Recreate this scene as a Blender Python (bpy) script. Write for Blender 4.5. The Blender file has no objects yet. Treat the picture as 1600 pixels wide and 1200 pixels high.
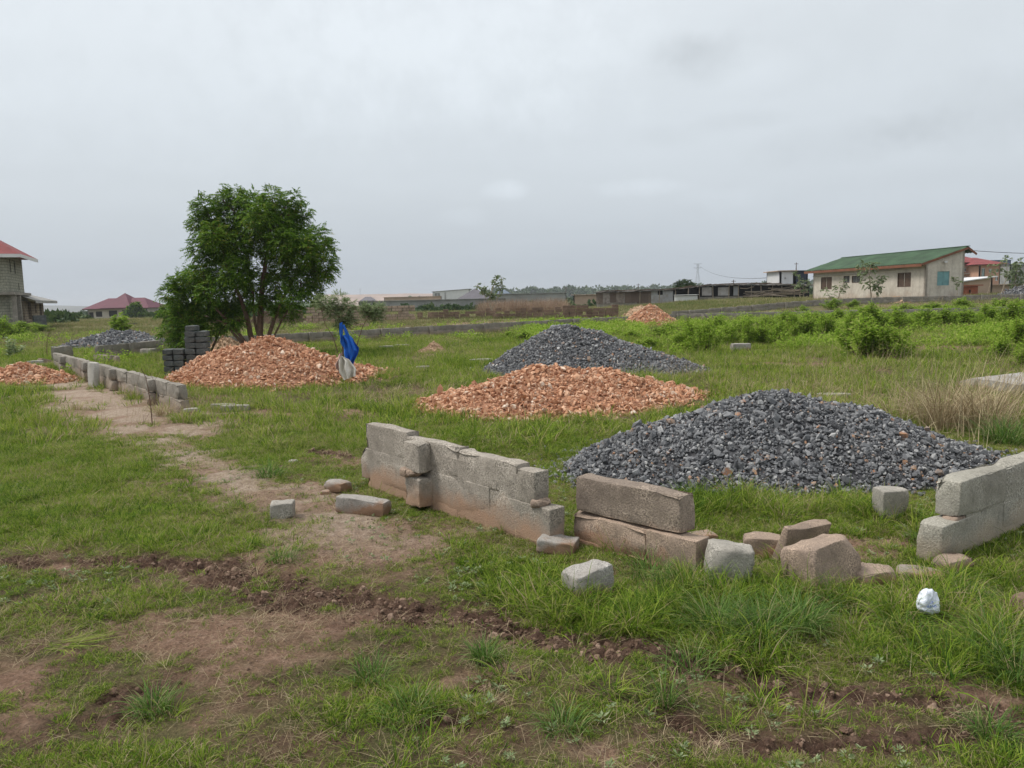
import bpy, math, random
import numpy as np
from mathutils import Matrix, Vector
R = math.radians
rng = np.random.default_rng(7)
random.seed(7)
scene = bpy.context.scene
COL = scene.collection

# ---------------------------------------------------------------- camera
EYE = 1.6; FPX = 1200.0
cam_d = bpy.data.cameras.new('camera'); cam = bpy.data.objects.new('camera', cam_d); COL.objects.link(cam)
cam_d.sensor_width = 36.0; cam_d.lens = 27.0; cam_d.clip_end = 20000; cam_d.clip_start = 0.05
CM = Matrix.Translation((0, 0, EYE)) @ Matrix.Rotation(R(90 - 6.35), 4, 'X') @ Matrix.Rotation(R(-1.3), 4, 'Z')
cam.matrix_world = CM
scene.camera = cam
CR = np.array(CM.to_3x3())

# ---------------------------------------------------------------- light
SUN_EL, SUN_AZ = R(56), R(-80)          # azimuth measured from +Y towards +X
sd = bpy.data.lights.new('sun', 'SUN'); sun = bpy.data.objects.new('sun', sd); COL.objects.link(sun)
sd.energy = 2.0; sd.angle = R(16); sd.color = (1.0, 0.96, 0.90)
sdir = Vector((math.sin(SUN_AZ) * math.cos(SUN_EL), math.cos(SUN_AZ) * math.cos(SUN_EL), math.sin(SUN_EL)))
sun.rotation_euler = sdir.to_track_quat('Z', 'Y').to_euler(); sun.location = (0, 0, 30)

scene.view_settings.view_transform = 'Standard'
scene.view_settings.look = 'None'
scene.view_settings.exposure = 0.52
scene.view_settings.gamma = 1.0
scene.view_settings.use_curve_mapping = False
scene.cycles.max_bounces = 6
scene.cycles.transparent_max_bounces = 8
scene.cycles.volume_bounces = 0
scene.cycles.caustics_reflective = False; scene.cycles.caustics_refractive = False

def ray(px, py):
    d = CR @ np.array([(px - 800) / FPX, -(py - 600) / FPX, -1.0])
    return d / np.linalg.norm(d)

# ---------------------------------------------------------------- world: hazy overcast sky
world = bpy.data.worlds.new('World'); scene.world = world; world.use_nodes = True
wt = world.node_tree; wt.nodes.clear()
def wn(t, **kw):
    n = wt.nodes.new(t)
    for k, v in kw.items(): setattr(n, k, v)
    return n
def wl(a, b): wt.links.new(a, b)
def wmath(op, a, b=None, clamp=False):
    n = wn('ShaderNodeMath', operation=op); n.use_clamp = clamp
    for i, v in enumerate((a, b)):
        if v is None: continue
        if isinstance(v, (int, float)): n.inputs[i].default_value = v
        else: wl(v, n.inputs[i])
    return n.outputs[0]
sky = wn('ShaderNodeTexSky'); sky.sky_type = 'NISHITA'; sky.sun_disc = False
sky.sun_elevation = SUN_EL; sky.sun_rotation = SUN_AZ; sky.air_density = 1.5; sky.dust_density = 4.0; sky.ozone_density = 1.0
tc = wn('ShaderNodeTexCoord')
sep = wn('ShaderNodeSeparateXYZ'); wl(tc.outputs['Generated'], sep.inputs[0])
up = wmath('MAXIMUM', sep.outputs[2], 0.0)
ramp = wn('ShaderNodeValToRGB'); wl(up, ramp.inputs[0])
cr = ramp.color_ramp
SKY = [(0.0, (3.65, 4.10, 4.62)), (0.05, (3.85, 4.30, 4.80)), (0.13, (4.55, 4.95, 5.36)), (0.28, (5.25, 5.62, 5.93)), (0.5, (5.9, 6.2, 6.45)), (1.0, (7.4, 7.5, 7.4))]
while len(cr.elements) < len(SKY): cr.elements.new(0.5)
for e, (p, c) in zip(cr.elements, SKY): e.position = p; e.color = (*[v / 10 for v in c], 1)
# cloud field projected on a flat layer
den = wmath('ADD', up, 0.09)
cx = wmath('DIVIDE', sep.outputs[0], den); cy = wmath('DIVIDE', sep.outputs[1], den)
cmb = wn('ShaderNodeCombineXYZ'); wl(cx, cmb.inputs[0]); wl(cy, cmb.inputs[1])
def cloudnoise(scale, detail, seed):
    n = wn('ShaderNodeTexNoise'); n.inputs['Scale'].default_value = scale; n.inputs['Detail'].default_value = detail
    n.inputs['Roughness'].default_value = 0.55
    mp = wn('ShaderNodeMapping'); mp.inputs['Location'].default_value = (seed, seed * 1.7, 0); wl(cmb.outputs[0], mp.inputs[0]); wl(mp.outputs[0], n.inputs[0])
    return n.outputs[0]
n1 = cloudnoise(0.35, 5, 3.1); n2 = cloudnoise(1.6, 6, 8.4)
c1 = wmath('MULTIPLY', wmath('SUBTRACT', n1, 0.5), 0.16)
c2 = wmath('MULTIPLY', wmath('SUBTRACT', n2, 0.5), 0.06)
shade = wmath('ADD', wmath('ADD', c1, c2), 1.0)
# a few distinct small clouds: soft spots in the sky, broken up by noise
spots = [(1095, 92, 0.055, 0.026, -0.11), (1060, 76, 0.03, 0.016, -0.05), (1160, 110, .06, .02, .05), (790, 298, 0.026, 0.011, 0.13), (1000, 293, 0.05, 0.010, 0.11), (730, 338, 0.03, 0.010, 0.05), (1130, 312, 0.05, 0.012, 0.04),
         (1545, 165, 0.07, 0.035, -0.07), (1310, 225, 0.08, 0.022, -0.06), (1430, 200, 0.05, 0.015, -0.06), (1040, 215, 0.04, 0.012, -0.05), (1150, 190, 0.05, 0.01, -0.05), (1400, 330, 0.2, 0.03, 0.04), (300, 60, 0.4, 0.12, 0.06), (700, 60, 0.25, 0.1, 0.06), (1380, 40, .2, .05, -.04)]
n3 = wn('ShaderNodeTexNoise'); n3.inputs['Scale'].default_value = 22; n3.inputs['Detail'].default_value = 7; n3.inputs['Roughness'].default_value = 0.6
wl(tc.outputs['Generated'], n3.inputs[0])
for (px, py, sx, sz, amp) in spots:
    d = ray(px, py)
    dx = wmath('DIVIDE', wmath('SUBTRACT', sep.outputs[0], float(d[0])), sx)
    dz = wmath('DIVIDE', wmath('SUBTRACT', sep.outputs[2], float(d[2])), sz)
    front = wmath('GREATER_THAN', sep.outputs[1], 0.0)
    q = wmath('ADD', wmath('MULTIPLY', dx, dx), wmath('MULTIPLY', dz, dz))
    q = wmath('ADD', q, wmath('MULTIPLY', wmath('SUBTRACT', n3.outputs[0], 0.5), 3.4))
    m = wmath('MULTIPLY', wmath('POWER', wmath('SUBTRACT', 1.0, wmath('MULTIPLY', q, 0.55), True), 1.3), amp)
    shade = wmath('ADD', shade, wmath('MULTIPLY', m, front))
mul = wn('ShaderNodeVectorMath', operation='SCALE'); wl(ramp.outputs[0], mul.inputs[0]); wl(wmath('MULTIPLY', shade, 10.0), mul.inputs['Scale'])
mix = wn('ShaderNodeMixRGB'); mix.inputs[0].default_value = 0.08
wl(mul.outputs[0], mix.inputs[1]); wl(sky.outputs[0], mix.inputs[2])
bg = wn('ShaderNodeBackground'); bg.inputs[1].default_value = 0.1
wl(mix.outputs[0], bg.inputs[0]); wo = wn('ShaderNodeOutputWorld'); wl(bg.outputs[0], wo.inputs[0])

# ---------------------------------------------------------------- noise helpers
_T = np.random.default_rng(11).random((256, 256))
_T3 = np.random.default_rng(12).random((64, 64, 64))
def n2d(x, y):
    xi = np.floor(x).astype(int); yi = np.floor(y).astype(int)
    fx = x - xi; fy = y - yi; fx = fx * fx * (3 - 2 * fx); fy = fy * fy * (3 - 2 * fy)
    a = _T[xi & 255, yi & 255]; b = _T[(xi + 1) & 255, yi & 255]; c = _T[xi & 255, (yi + 1) & 255]; d = _T[(xi + 1) & 255, (yi + 1) & 255]
    return (a * (1 - fx) + b * fx) * (1 - fy) + (c * (1 - fx) + d * fx) * fy
def fbm(x, y, f=1.0, o=4, s=0.0):
    x = np.asarray(x, float); y = np.asarray(y, float)
    v = 0; a = 0.5; t = 0
    for i in range(o):
        v = v + a * n2d(x * f + 17.3 * i + s, y * f + 9.1 * i + s * 1.3); t += a; a *= 0.5; f *= 2.03
    return v / t
def n3d(p):
    i = np.floor(p).astype(int); f = p - i; f = f * f * (3 - 2 * f)
    r = 0
    for dx in (0, 1):
        for dy in (0, 1):
            for dz in (0, 1):
                w = (f[:, 0] if dx else 1 - f[:, 0]) * (f[:, 1] if dy else 1 - f[:, 1]) * (f[:, 2] if dz else 1 - f[:, 2])
                r = r + w * _T3[(i[:, 0] + dx) & 63, (i[:, 1] + dy) & 63, (i[:, 2] + dz) & 63]
    return r - 0.5
def sst(x, a, b):
    t = np.clip((np.asarray(x, float) - a) / (b - a), 0, 1); return t * t * (3 - 2 * t)

# ---------------------------------------------------------------- terrain
def tz0(x, y):
    x = np.asarray(x, float); y = np.asarray(y, float)
    z = 0.78 * sst(y, 38, 64) * sst(x, 6, 28)
    z = z - 1.6 * sst(y, 85, 180) * (1 - sst(x, -10, 60))
    z = z - 8.0 * sst(y, 220, 900)
    return z
def G(px, py):
    d = ray(px, py); t = 1.0; o = np.array([0, 0, EYE])
    lo = 0.5; hi = None; t = 0.5
    while t < 900:
        p = o + d * t
        if p[2] < tz0(p[0], p[1]): hi = t; break
        lo = t; t *= 1.03
    if hi is None: p = o + d * 500; return np.array([p[0], p[1], float(tz0(p[0], p[1]))])
    for _ in range(30):
        m = (lo + hi) / 2; p = o + d * m
        if p[2] < tz0(p[0], p[1]): hi = m
        else: lo = m
    p = o + d * hi
    return np.array([p[0], p[1], float(tz0(p[0], p[1]))])
def at(px, py, Y):
    d = ray(px, py); t = Y / d[1]; return np.array([d[0] * t, Y, EYE + d[2] * t])

# bare soil: worn paths and patches, given as world polylines with half-widths in metres
def PL(pts): return [G(*p)[:2] for p in pts]
def dseg(x, y, a, b):
    ab = b - a; L = ab @ ab + 1e-9
    t = np.clip(((x - a[0]) * ab[0] + (y - a[1]) * ab[1]) / L, 0, 1)
    return np.hypot(x - a[0] - t * ab[0], y - a[1] - t * ab[1])
PATH = [(PL([(100, 598), (150, 632), (200, 655), (255, 685)]), 0.80), (PL([(255, 685), (300, 715), (335, 745)]), 0.42), (PL([(335, 745), (430, 775), (520, 800), (600, 838), (660, 865)]), 0.30),
        (PL([(530, 832), (640, 860)]), 0.42), (PL([(270, 985), (340, 1000), (420, 1010)]), 0.26), (PL([(430, 965), (500, 985), (560, 955)]), 0.20),
        (PL([(130, 1010), (200, 1000)]), 0.12), (PL([(20, 1050), (40, 1100)]), 0.16), (PL([(880, 1165), (950, 1180)]), 0.10), (PL([(520, 640), (560, 648)]), 0.45), (PL([(500, 708), (555, 722)]), 0.25),
        (PL([(1195, 570), (1270, 572)]), 0.7), (PL([(700, 507), (790, 502), (870, 500)]), 1.6), (PL([(410, 645), (440, 650)]), 0.4), (PL([(480, 760), (510, 775)]), .25), (PL([(1330, 860), (1400, 850)]), .2), (PL([(1480, 955), (1560, 950)]), .14), (PL([(1330, 480), (1420, 478)]), 1.0),
        (PL([(0, 620), (110, 615)]), 0.25), (PL([(1380, 540), (1500, 545)]), 1.2), (PL([(330, 890), (500, 880)]), .25), (PL([(700, 1060), (790, 1045)]), .10), (PL([(1010, 1010), (1100, 1060)]), .10), (PL([(1500, 1080), (1600, 1100)]), .10), (PL([(140, 885), (40, 890)]), .12)]
MUD = [(PL([(0, 880), (60, 884)]), 0.10), (PL([(90, 878), (240, 882), (330, 885), (380, 900)]), 0.11), (PL([(330, 885), (420, 918), (500, 935), (570, 948)]), 0.17), (PL([(570, 948), (650, 960), (720, 966), (800, 985)]), 0.15),
       (PL([(800, 985), (870, 1000), (950, 1015), (1040, 1030)]), 0.13), (PL([(1040, 1030), (1150, 1055), (1300, 1090)]), 0.08), (PL([(1300, 1075), (1430, 1100), (1600, 1120)]), 0.10), (PL([(160, 1090), (240, 1075)]), 0.08), (PL([(60, 1120), (180, 1125)]), .07), (PL([(620, 1120), (720, 1130)]), .05), (PL([(1050, 1120), (1120, 1150)]), .06), (PL([(540, 715), (470, 700)]), .10), (PL([(730, 1075), (840, 1060)]), .04), (PL([(1180, 1170), (1500, 1150)]), .06)]
def field(lst, x, y, soft=0.6):
    m = np.zeros(np.shape(x))
    wob = 1.0 + 1.5 * (fbm(x, y, 2.2, 3, 5) - 0.5) + 2.0 * (fbm(x, y, 9, 4, 2) - 0.5)
    for pts, w in lst:
        for a, b in zip(pts[:-1], pts[1:]):
            d = dseg(x, y, a, b) / (w * wob)
            m = np.maximum(m, 1 - sst(d, 1 - soft, 1 + soft))
    return m
def bare(x, y): return field(PATH, x, y, 0.7) * (.70 + .30 * sst(fbm(x, y, 5, 3, 78), .35, .5))
def sandy(x, y): return field(PATH[:4], x, y, 0.7) * (.25 + .75 * sst(fbm(x, y, 2.6, 4, 79), .36, .56)) * sst(np.hypot(x, y), 4.2, 6)
def mud(x, y): return field(MUD, x, y, 0.5) * sst(fbm(x, y, 2.1, 3, 77), .22, .40)
def tz(x, y):
    x = np.asarray(x, float); y = np.asarray(y, float)
    z = tz0(x, y)
    r = np.hypot(x, y)
    z = z + (fbm(x, y, 0.8, 3, 1) - 0.5) * 0.10 * sst(r, 3, 8) * (1 - sst(r, 60, 140))
    z = z + (fbm(x, y, 0.05, 3, 4) - 0.5) * 3.0 * sst(r, 120, 400)
    near = 1 - sst(r, 9, 22)
    z = z + (fbm(x, y, 6, 4, 3) - 0.5) * 0.045 * near
    return z
def tzm(x, y):
    x = np.asarray(x, float); y = np.asarray(y, float)
    z = tz(x, y); m = mud(x, y); r = np.hypot(x, y); near = 1 - sst(r, 8, 14)
    z = z - 0.035 * m * near + m * near * (0.075 * (np.abs(fbm(x, y, 11, 3, 8) - 0.5)) * 2 + 0.05 * (fbm(x, y, 30, 2, 2) - 0.5))
    b = bare(x, y)
    z = z + b * near * 0.012 * (fbm(x, y, 22, 3, 6) - 0.5)
    return z

# ---------------------------------------------------------------- mesh + tagging helpers
def tag(o, label=None, cat=None, group=None, kind=None):
    if label: o['label'] = label
    if cat: o['category'] = cat
    if group: o['group'] = group
    if kind: o['kind'] = kind
    return o
def mesh(name, V, F, mat=None, parent=None, smooth=False):
    """V (n,3); F: list of (m,k) int arrays"""
    V = np.asarray(V, np.float32)
    if isinstance(F, np.ndarray): F = [F]
    F = [np.asarray(f, np.int32) for f in F if len(f)]
    me = bpy.data.meshes.new(name)
    me.vertices.add(len(V)); me.vertices.foreach_set('co', V.ravel())
    nl = sum(f.size for f in F); npoly = sum(len(f) for f in F)
    me.loops.add(nl); me.polygons.add(npoly)
    me.loops.foreach_set('vertex_index', np.concatenate([f.ravel() for f in F]))
    tot = np.concatenate([np.full(len(f), f.shape[1]) for f in F]).astype(np.int32)
    st = np.concatenate([[0], np.cumsum(tot)[:-1]]).astype(np.int32)
    me.polygons.foreach_set('loop_start', st)
    me.update(calc_edges=True)
    me.polygons.foreach_set('use_smooth', np.full(npoly, bool(smooth)))
    if smooth:
        if npoly < 200000: me.set_sharp_from_angle(angle=R(34))
    if mat: me.materials.append(mat)
    o = bpy.data.objects.new(name, me); COL.objects.link(o)
    if parent is not None:
        o.parent = parent
    return o
class MB:
    def __init__(s): s.V = []; s.F = {}; s.n = 0
    def add(s, V, F):
        V = np.asarray(V, float)
        if isinstance(F, np.ndarray): F = [F]
        for f in F:
            f = np.asarray(f, int)
            if len(f): s.F.setdefault(f.shape[1], []).append(f + s.n)
        s.V.append(V); s.n += len(V)
        return s
    def box(s, c, size, rz=0, tilt=None):
        h = np.array(size) / 2.0
        P = np.array([[sx, sy, sz] for sz in (-1, 1) for sy in (-1, 1) for sx in (-1, 1)]) * h
        if tilt is not None: P = P @ np.array(Matrix.Rotation(tilt[0], 3, tilt[1])).T
        ca, sa = math.cos(rz), math.sin(rz)
        P = P @ np.array([[ca, sa, 0], [-sa, ca, 0], [0, 0, 1]]) + np.array(c)
        return s.add(P, np.array([[0, 2, 3, 1], [4, 5, 7, 6], [0, 1, 5, 4], [2, 6, 7, 3], [0, 4, 6, 2], [1, 3, 7, 5]]))
    def bar(s, a, b, w, d=None, up=(0, 0, 1)):
        a = np.array(a, float); b = np.array(b, float); d = d or w
        t = (b - a) / np.linalg.norm(b - a); u = np.array(up, float)
        x = np.cross(t, u)
        if np.linalg.norm(x) < 1e-4: x = np.cross(t, (1, 0, 0))
        x /= np.linalg.norm(x); y = np.cross(x, t)
        P = [q + x * sx * w / 2 + y * sy * d / 2 for q in (a, b) for sx, sy in ((-1, -1), (1, -1), (1, 1), (-1, 1))]
        return s.add(P, np.array([[3, 2, 1, 0], [4, 5, 6, 7], [0, 1, 5, 4], [1, 2, 6, 5], [2, 3, 7, 6], [3, 0, 4, 7]]))
    def tube(s, pts, rad, k=7):
        pts = np.asarray(pts, float); n = len(pts)
        rad = np.broadcast_to(rad, (n,)) if np.ndim(rad) == 0 else np.asarray(rad)
        T = np.gradient(pts, axis=0); T /= np.linalg.norm(T, axis=1)[:, None] + 1e-9
        x = np.cross(T, (0.31, 0.95, 0.05)); x /= np.linalg.norm(x, axis=1)[:, None] + 1e-9; y = np.cross(T, x)
        a = np.arange(k) * 2 * math.pi / k
        V = pts[:, None] + rad[:, None, None] * (np.cos(a)[None, :, None] * x[:, None] + np.sin(a)[None, :, None] * y[:, None])
        i = np.arange(n - 1)[:, None] * k; j = np.arange(k)[None]; j2 = (j + 1) % k
        F = np.stack([i + j, i + j2, i + k + j2, i + k + j], -1).reshape(-1, 4)
        s.add(V.reshape(-1, 3), F)
        s.F.setdefault(k, []).append(np.array([[s.n - k + q for q in range(k)]]))
        return s
    def sheet(s, quad, th):
        """slab from four corners (ccw seen from its top), thickness th downward along normal"""
        q = np.array(quad, float); nrm = np.cross(q[1] - q[0], q[-1] - q[0]); nrm /= np.linalg.norm(nrm)
        k = len(q); V = np.vstack([q, q - nrm * th])
        s.add(V, [np.array([list(range(k))]), np.array([list(range(2 * k - 1, k - 1, -1))]), np.array([[i, i + k, (i + 1) % k + k, (i + 1) % k] for i in range(k)])])
        return s
    def build(s, name, mat, parent=None, smooth=False):
        if parent is not None and s.n:                       # parts are authored in world axes
            off = np.zeros(3); q = parent
            while q is not None: off = off + np.array(q.location); q = q.parent
            V = np.vstack(s.V) - off
        else: V = np.vstack(s.V)
        return mesh(name, V, [np.vstack(f) for f in s.F.values()], mat, parent, smooth)
def root(name, loc, label, cat, group=None, kind=None):
    o = bpy.data.objects.new(name, None); COL.objects.link(o); o.location = [float(v) for v in loc]
    o.empty_display_size = 0.2
    return tag(o, label, cat, group, kind)
def setorigin(o, p):
    """move a top-level mesh's origin to p without moving the shape"""
    p = np.array([float(v) for v in p]); me = o.data; n = len(me.vertices); c = np.empty(n * 3, np.float32)
    me.vertices.foreach_get('co', c); c = c.reshape(-1, 3) - p; me.vertices.foreach_set('co', c.ravel().astype(np.float32)); me.update(); o.location = p
    return o

# ---------------------------------------------------------------- materials
def newmat(name, rough=0.9):
    m = bpy.data.materials.new(name); m.use_nodes = True; nt = m.node_tree
    b = nt.nodes['Principled BSDF']; b.inputs['Roughness'].default_value = rough
    b.inputs['Specular IOR Level'].default_value = 0.25
    return m, nt, b
class NT:
    def __init__(s, nt): s.nt = nt
    def n(s, t, **kw):
        q = s.nt.nodes.new(t)
        for k, v in kw.items(): setattr(q, k, v)
        return q
    def l(s, a, b): s.nt.links.new(a, b)
    def coord(s, kind='Object'): return s.n('ShaderNodeTexCoord').outputs[kind]
    def noise(s, vec, scale, detail=4, rough=0.6):
        q = s.n('ShaderNodeTexNoise'); q.inputs['Scale'].default_value = scale; q.inputs['Detail'].default_value = detail; q.inputs['Roughness'].default_value = rough
        if vec is not None: s.l(vec, q.inputs[0])
        return q.outputs[0]
    def ramp(s, f, stops):
        q = s.n('ShaderNodeValToRGB'); s.l(f, q.inputs[0]); e = q.color_ramp.elements
        while len(e) < len(stops): e.new(0.5)
        for a, (p, c) in zip(e, stops): a.position = p; a.color = (*c, 1) if len(c) == 3 else c
        return q.outputs[0]
    def mix(s, f, a, b, mode='MIX'):
        q = s.n('ShaderNodeMixRGB', blend_type=mode)
        for i, v in enumerate((f, a, b)):
            if isinstance(v, (int, float)): q.inputs[i].default_value = v
            elif isinstance(v, tuple): q.inputs[i].default_value = (*v, 1)
            else: s.l(v, q.inputs[i])
        return q.outputs[0]
    def math(s, op, a, b=None, clamp=False):
        q = s.n('ShaderNodeMath', operation=op); q.use_clamp = clamp
        for i, v in enumerate((a, b)):
            if v is None: continue
            if isinstance(v, (int, float)): q.inputs[i].default_value = v
            else: s.l(v, q.inputs[i])
        return q.outputs[0]
    def bump(s, h, strength, dist, b):
        q = s.n('ShaderNodeBump'); q.inputs['Strength'].default_value = strength; q.inputs['Distance'].default_value = dist
        s.l(h, q.inputs['Height']); s.l(q.outputs[0], b.inputs['Normal'])
G3 = lambda v: (v, v, v)
def m_concrete(name, light=(0.34, 0.335, 0.31), dark=(0.15, 0.145, 0.135), soil=(0.30, 0.185, 0.12), soilh=0.12, soila=0.8, scale=1.0, mottle=1.0, joints=False, jh=0.225):
    m, nt, b = newmat(name, 0.95); k = NT(nt); co = k.coord()
    big = k.noise(co, 2.2 * scale, 6, 0.65); fine = k.noise(co, 85 * scale, 2, 0.8); mid = k.noise(co, 11 * scale, 5, 0.7)
    c = k.ramp(big, [(0.30, dark), (0.52, tuple((x + y) / 2 for x, y in zip(dark, light))), (0.72, light)])
    c = k.mix(k.math('MULTIPLY', k.ramp(mid, [(0.52, G3(0)), (0.72, G3(1))]), 0.5 * mottle), c, tuple(v * 0.5 for v in dark))
    c = k.mix(k.math('MULTIPLY', k.ramp(k.noise(co, 4.5 * scale, 3), [(0.42, G3(0.25)), (0.62, G3(1))]), 0.95 * mottle), c, k.ramp(fine, [(0.32, G3(0.15)), (0.5, G3(0.5)), (0.66, G3(0.85))]), 'OVERLAY')
    pit = k.ramp(k.noise(co, 34 * scale, 4, 0.75), [(0.60, G3(0)), (0.68, G3(1))]); c = k.mix(k.math('MULTIPLY', pit, 0.6 * mottle), c, tuple(v * 0.45 for v in dark))
    if soila > 0:
        sp = k.n('ShaderNodeSeparateXYZ'); k.l(co, sp.inputs[0])
        h = k.math('ADD', sp.outputs[2], k.math('MULTIPLY', k.math('SUBTRACT', big, 0.5), -0.55))
        f = k.ramp(k.math('DIVIDE', h, soilh * 2), [(0.30, G3(1)), (0.85, G3(0))])
        c = k.mix(k.math('MULTIPLY', f, soila), c, k.mix(mid, soil, tuple(v * 1.35 for v in soil)))
    if joints:
        sp = k.n('ShaderNodeSeparateXYZ'); k.l(co, sp.inputs[0])
        def line(src, period, w):
            fr = k.math('FRACT', k.math('DIVIDE', src, period)); return k.math('LESS_THAN', fr, w)
        j = line(k.math('ADD', sp.outputs[2], 0.01), jh, 0.22)
        u = k.math('ADD', k.math('ADD', sp.outputs[0], sp.outputs[1]), k.math('MULTIPLY', k.math('FLOOR', k.math('DIVIDE', sp.outputs[2], jh)), 0.23))
        j = k.math('MAXIMUM', j, line(u, 0.46, 0.10))
        c = k.mix(k.math('MULTIPLY', j, 0.6), c, tuple(v * 0.45 for v in dark))
    k.l(c, b.inputs['Base Color'])
    vor = k.n('ShaderNodeTexVoronoi'); vor.inputs['Scale'].default_value = 90 * scale; k.l(co, vor.inputs[0])
    k.bump(k.math('ADD', k.math('ADD', fine, mid), k.math('MULTIPLY', vor.outputs[0], 0.4)), 0.45, 0.007 / scale, b)
    return m
def m_island(name, stops, rough=0.85, spot=None, noise_scale=20, trans=0.0, place=0.0, pscale=0.5, inst=False, spec=0.25):
    """colour chosen per leaf / stone / blade, plus broad variation by place"""
    m, nt, b = newmat(name, rough); k = NT(nt); b.inputs['Specular IOR Level'].default_value = spec
    g = k.n('ShaderNodeNewGeometry'); f = g.outputs['Random Per Island']
    if inst: f = k.math('FRACT', k.math('ADD', f, k.n('ShaderNodeObjectInfo').outputs['Random']))
    if place:
        w = k.math('MULTIPLY', k.math('SUBTRACT', k.noise(g.outputs['Position'], pscale, 4, 0.65), 0.5), place)
        f = k.math('ADD', f, w, True)
    c = k.ramp(f, stops)
    if spot:
        c = k.mix(k.ramp(k.noise(k.coord(), noise_scale, 4), [(0.4, G3(0)), (0.7, G3(1))]), c, spot)
    k.l(c, b.inputs['Base Color'])
    if trans:
        t = k.n('ShaderNodeBsdfTranslucent'); k.l(c, t.inputs[0]); mx = k.n('ShaderNodeMixShader'); mx.inputs[0].default_value = trans
        k.l(b.outputs[0], mx.inputs[1]); k.l(t.outputs[0], mx.inputs[2]); k.l(mx.outputs[0], nt.nodes['Material Output'].inputs[0])
    return m
def m_plain(name, col, rough=0.8, var=0.25, scale=3.0, bump=0.3, streak=False, spec=0.25):
    m, nt, b = newmat(name, rough); k = NT(nt); co = k.coord(); b.inputs['Specular IOR Level'].default_value = spec
    if streak:
        mp = k.n('ShaderNodeMapping'); mp.inputs['Scale'].default_value = (1, 1, 0.15); k.l(co, mp.inputs[0]); co = mp.outputs[0]
    n = k.noise(co, scale, 6, 0.65)
    k.l(k.ramp(n, [(0.3, tuple(v * (1 - var) for v in col)), (0.7, tuple(min(1, v * (1 + var)) for v in col))]), b.inputs['Base Color'])
    if bump: k.bump(k.noise(co, scale * 8, 4), bump, 0.02, b)
    return m

M = {}
M['conc'] = m_concrete('concrete_weathered', light=(0.44, 0.395, 0.34), dark=(0.21, 0.185, 0.155), soila=0.85, soilh=0.13)
M['conc_r'] = m_concrete('concrete_right', light=(0.44, 0.42, 0.36), dark=(0.24, 0.225, 0.19), soil=(0.30, 0.23, 0.16), soilh=0.12, soila=0.6)
M['conc_brown'] = m_concrete('concrete_soil_stained', light=(0.34, 0.275, 0.22), dark=(0.14, 0.11, 0.09), soila=0.7, soilh=0.11, soil=(0.25, 0.135, 0.08))
M['conc_far'] = m_concrete('concrete_fence', light=(0.34, 0.31, 0.27), dark=(0.17, 0.155, 0.13), soilh=0.16, soila=0.6, soil=(0.27, 0.2, 0.145), mottle=0.8)
M['block_grey'] = m_concrete('block_grey', light=(0.45, 0.42, 0.37), dark=(0.22, 0.205, 0.18), soila=0.0, scale=1.4)
M['block_dark'] = m_concrete('block_dark', light=(0.13, 0.14, 0.135), dark=(0.06, 0.066, 0.065), soila=0.0)
M['block_pale'] = m_concrete('block_pale', light=(0.58, 0.56, 0.52), dark=(0.42, 0.40, 0.36), soila=0.0, scale=1.4, mottle=.5)
M['block_brown'] = m_concrete('block_brown', light=(0.44, 0.33, 0.25), dark=(0.20, 0.155, 0.125), soil=(0.27, 0.14, 0.08), soilh=0.05, soila=0.6, scale=1.3)
M['block_half'] = m_concrete('block_half_soiled', light=(0.40, 0.385, 0.36), dark=(0.26, 0.235, 0.21), soil=(0.20, 0.12, 0.075), soilh=0.075, soila=0.95, scale=1.3)
M['mudblock'] = m_concrete('mud_block', light=(0.30, 0.205, 0.15), dark=(0.11, 0.075, 0.055), soila=0.0, scale=0.5)
M['ruin'] = m_concrete('ruin_wall', light=(0.50, 0.385, 0.30), dark=(0.33, 0.25, 0.19), soila=0.4, soilh=0.4, scale=0.35, joints=True)
M['bwall'] = m_concrete('bare_block_wall', light=(0.36, 0.355, 0.28), dark=(0.22, 0.215, 0.17), soila=0.0, scale=0.3, joints=True)
M['bwall_brown'] = m_concrete('bare_block_wall_brown', light=(0.33, 0.27, 0.19), dark=(0.17, 0.13, 0.095), soila=0.0, scale=0.3, joints=True)
M['gravel'] = m_island('gravel_stones', [(0.0, (0.05, 0.051, 0.055)), (0.35, (0.11, 0.112, 0.119)), (0.65, (0.205, 0.205, 0.21)), (0.88, (0.34, 0.34, 0.34)), (0.955, (0.5, 0.49, 0.47)), (0.965, (0.36, 0.17, 0.09)), (0.985, (0.42, 0.24, 0.12)), (1.0, (0.3, 0.22, 0.17))], 0.75, place=.35, pscale=2.2, spot=(0.16, 0.165, 0.175), noise_scale=60)
M['chips'] = m_island('orange_stone_chips', [(0.0, (0.28, 0.12, 0.07)), (0.2, (0.44, 0.20, 0.11)), (0.5, (0.55, 0.29, 0.17)), (0.75, (0.62, 0.38, 0.25)), (0.93, (0.66, 0.47, 0.34)), (1.0, (0.72, 0.64, 0.54))], 0.85, place=.55, pscale=1.6, spot=(0.50, 0.29, 0.18), noise_scale=30)
M['sand'] = m_plain('sand', (0.42, 0.29, 0.19), 0.95, 0.15, 4, 0.5)
M['soil'] = m_island('soil_clod', [(0, (0.10, 0.062, 0.043)), (0.6, (0.17, 0.108, 0.076)), (1, (0.30, 0.21, 0.155))], 0.95, inst=True)
GR = [(0.0, (0.050, 0.110, 0.016)), (0.35, (0.135, 0.225, 0.022)), (0.62, (0.235, 0.335, 0.034)), (0.80, (0.33, 0.38, 0.07)), (0.90, (0.36, 0.31, 0.14)), (1.0, (0.40, 0.32, 0.20))]
M['grass'] = m_island('grass_blades', GR, 0.7, trans=0.35, place=1.3, pscale=1.3, inst=True, spec=.1)
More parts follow.
